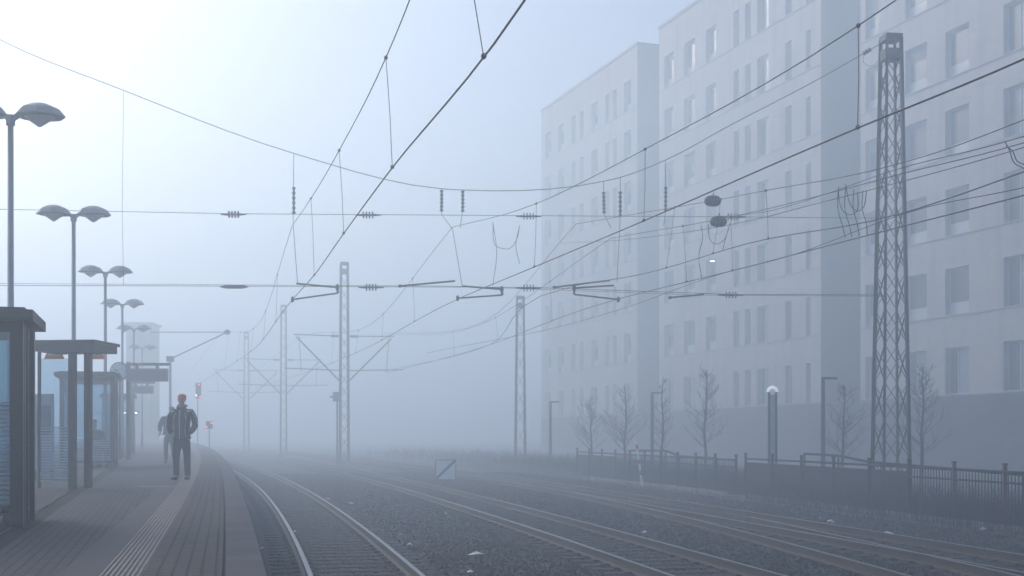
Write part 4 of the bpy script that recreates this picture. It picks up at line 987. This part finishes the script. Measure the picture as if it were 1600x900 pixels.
# the person walking behind him
t = thing('person', (0, 0, 0), 'person in a blue grey jacket half hidden behind the standing man', 'person')
ch = [[('pelvis', (0, 0, .96), (.15, .11)), ('waist', (0.02, 0, 1.14), (.14, .10)), ('chest', (.03, -.02, 1.36), (.17, .12)), ('nb', (.05, -.03, 1.5), (.07, .06)), ('neck', (.06, -.05, 1.57), .055), ('jaw', (.07, -.08, 1.64), (.062, .07)), ('head', (.07, -.06, 1.71), (.078, .09)), ('crown', (.07, -.05, 1.77), (.06, .07))]]
for s, k in ((-1, 'l'), (1, 'r')):
    wr = (s * .27, -.12, .98) if s < 0 else (s * .24, .02, .98); el = (s * .30, .06, 1.17) if s < 0 else (s * .28, .08, 1.16)
    ch.append(['chest', (k + 'sh', (s * .18, 0, 1.43), .06), (k + 'el', el, .045), (k + 'wr', wr, .032)])
    ch += hand_chains(wr, (s * .3, -.5, -.7) if s < 0 else (0, -.2, -1), -s, k)
    yk = -.14 if s < 0 else .10; ya = -.14 if s < 0 else .33
    ch.append(['pelvis', (k + 'hip', (s * .09, 0, .89), .09), (k + 'kn', (s * .1, yk, .5), .058), (k + 'an', (s * .1, ya, .1 if s < 0 else .16), .04), (k + 'toe', (s * .12, ya - .12, .045), (.025, .02))])
v_, e_, r_ = graph(ch); part('body', skinmesh('body', v_, e_, r_, M['skin']), t)
jc = [[('waist', (.0, 0, 1.1), (.22, .17)), ('chest', (.01, 0.02, 1.34), (.235, .20)), ('col', (.045, -.01, 1.49), (.12, .11)), ('neck', (.05, -.03, 1.545), (.08, .075))], ['waist', ('hem', (0, 0, .94), (.19, .145)), ('hem2', (0, 0, .88), (.19, .145))]]
for s, k in ((-1, 'l'), (1, 'r')):
    wr = (s * .275, -.10, 1.01) if s < 0 else (s * .24, .03, 1.02); el = (s * .31, .06, 1.17) if s < 0 else (s * .29, .08, 1.17)
    jc.append(['chest', (k + 'sh', (s * .22, .0, 1.42), (.09, .09)), (k + 'el', el, .085), (k + 'cf', wr, .06)])
v_, e_, r_ = graph(jc); part('jacket', skinmesh('jacket', v_, e_, r_, M['bluejacket']), t)
tc = [[('pelvis', (0, 0, .94), (.155, .12)), ('lo', (0, 0, .86), (.14, .12))]]
for s, k in ((-1, 'l'), (1, 'r')):
    yk = -.14 if s < 0 else .10; ya = -.13 if s < 0 else .32; tc.append(['lo', (k + 'th', (s * .1, yk * .3, .76), .095), (k + 'kn', (s * .1, yk, .5), .075), (k + 'an', (s * .1, ya, .14 if s < 0 else .2), .066), (k + 'hm', (s * .1, ya, .07 if s < 0 else .13), .07)])
v_, e_, r_ = graph(tc); part('trousers', skinmesh('trousers', v_, e_, r_, M['darkcoat']), t)
for s in (-1, 1):
    ya = -.14 if s < 0 else .33; v_, e_, r_ = graph([[('a', (s * .1, ya + .03, .06 if s < 0 else .13), (.065, .06)), ('b', (s * .11, ya - .07, .05), (.062, .05)), ('c', (s * .12, ya - .17, .04), (.055, .04))]]); part('shoe', skinmesh('shoe', v_, e_, r_, M['shoes']), t)
m = MB(); m.ell((.07, -.035, 1.75), (.095, .10, .07), 12, 8); m.build('hair', M['hair'], t, True)
head = MB(); head.ell((.07, -.15, 1.7), (.013, .02, .022), 8, 6)
for s in (-1, 1): head.ell((.07 + s * .08, -.05, 1.7), (.012, .02, .03), 8, 6)
head.build('face_features', M['skin'], t, True)
place(t, 265, 41, R(10))

# the seated person in the far shelter
t = thing('person', (0, 0, 0), 'person in a dark coat sitting behind the glass of the small far shelter', 'person')
ch = [[('pelvis', (0, 0, .53), (.16, .12)), ('waist', (0, -.01, .72), (.14, .11)), ('chest', (0, -.02, .93), (.17, .12)), ('nb', (0, -.02, 1.06), (.07, .06)), ('neck', (0, -.03, 1.13), .055), ('jaw', (0, -.07, 1.19), (.062, .07)), ('head', (0, -.06, 1.26), (.078, .09)), ('crown', (0, -.05, 1.33), (.06, .07))]]
for s, k in ((-1, 'l'), (1, 'r')):
    wr = (s * .1, -.33, .68)
    ch.append(['chest', (k + 'sh', (s * .18, -.02, 1.0), .06), (k + 'el', (s * .26, -.08, .74), .045), (k + 'wr', wr, .032)]); ch += hand_chains(wr, (-s * .3, -.8, -.2), -s, k)
    ch.append(['pelvis', (k + 'hip', (s * .1, -.06, .52), .09), (k + 'kn', (s * .13, -.45, .52), .06), (k + 'an', (s * .13, -.42, .1), .042), (k + 'toe', (s * .145, -.53, .045), (.025, .02))])
v_, e_, r_ = graph(ch); part('body', skinmesh('body', v_, e_, r_, M['skin']), t)
jc = [[('waist', (0, -.01, .68), (.19, .15)), ('chest', (0, -.02, .93), (.20, .155)), ('col', (0, -.02, 1.06), (.12, .11)), ('neck', (0, -.03, 1.11), (.08, .075))], ['waist', ('hem', (0, 0, .50), (.2, .16))]]
for s, k in ((-1, 'l'), (1, 'r')): jc.append(['chest', (k + 'sh', (s * .21, -.02, .99), .09), (k + 'el', (s * .28, -.08, .74), .075), (k + 'cf', (s * .13, -.3, .69), .055)])
v_, e_, r_ = graph(jc); part('coat', skinmesh('coat', v_, e_, r_, M['darkcoat']), t)
tc = [[('pelvis', (0, -.03, .53), (.15, .11)), ('lo', (0, -.08, .53), (.14, .1))]]
for s, k in ((-1, 'l'), (1, 'r')): tc.append(['lo', (k + 'th', (s * .12, -.2, .53), .09), (k + 'kn', (s * .13, -.45, .52), .08), (k + 'an', (s * .13, -.42, .12), .06)])
v_, e_, r_ = graph(tc); part('trousers', skinmesh('trousers', v_, e_, r_, M['trousers']), t)
for s in (-1, 1): v_, e_, r_ = graph([[('a', (s * .13, -.40, .055), (.045, .05)), ('b', (s * .14, -.5, .045), (.048, .04)), ('c', (s * .15, -.58, .035), (.045, .03))]]); part('shoe', skinmesh('shoe', v_, e_, r_, M['shoes']), t)
m = MB(); m.ell((0, -.035, 1.30), (.094, .095, .075), 12, 8); m.build('hair', M['shoes'], t, True)
head_details(t, 1.26, y=-.055)
pp = P3(.75, .55, 0); t.location = (pp.x, pp.y, zp(pp.y)); t.rotation_euler = (0, 0, R(50))

# ---------------------------------------------------------------- haze
b = MB((0, 0, 0)); b.box((0, 175, 13.0), (540, 510, 36)); hz = b.build('haze', None); hz['kind'] = 'stuff'
m = bpy.data.materials.new('haze'); m.use_nodes = True; n = m.node_tree; n.nodes.remove(n.nodes['Principled BSDF'])
v = n.nodes.new('ShaderNodeVolumePrincipled'); v.inputs['Color'].default_value = (0.75, 0.86, 0.985, 1); v.inputs['Density'].default_value = HAZE_DENSITY; v.inputs['Anisotropy'].default_value = 0.54
n.links.new(v.outputs[0], n.nodes['Material Output'].inputs['Volume']); hz.data.materials.append(m)
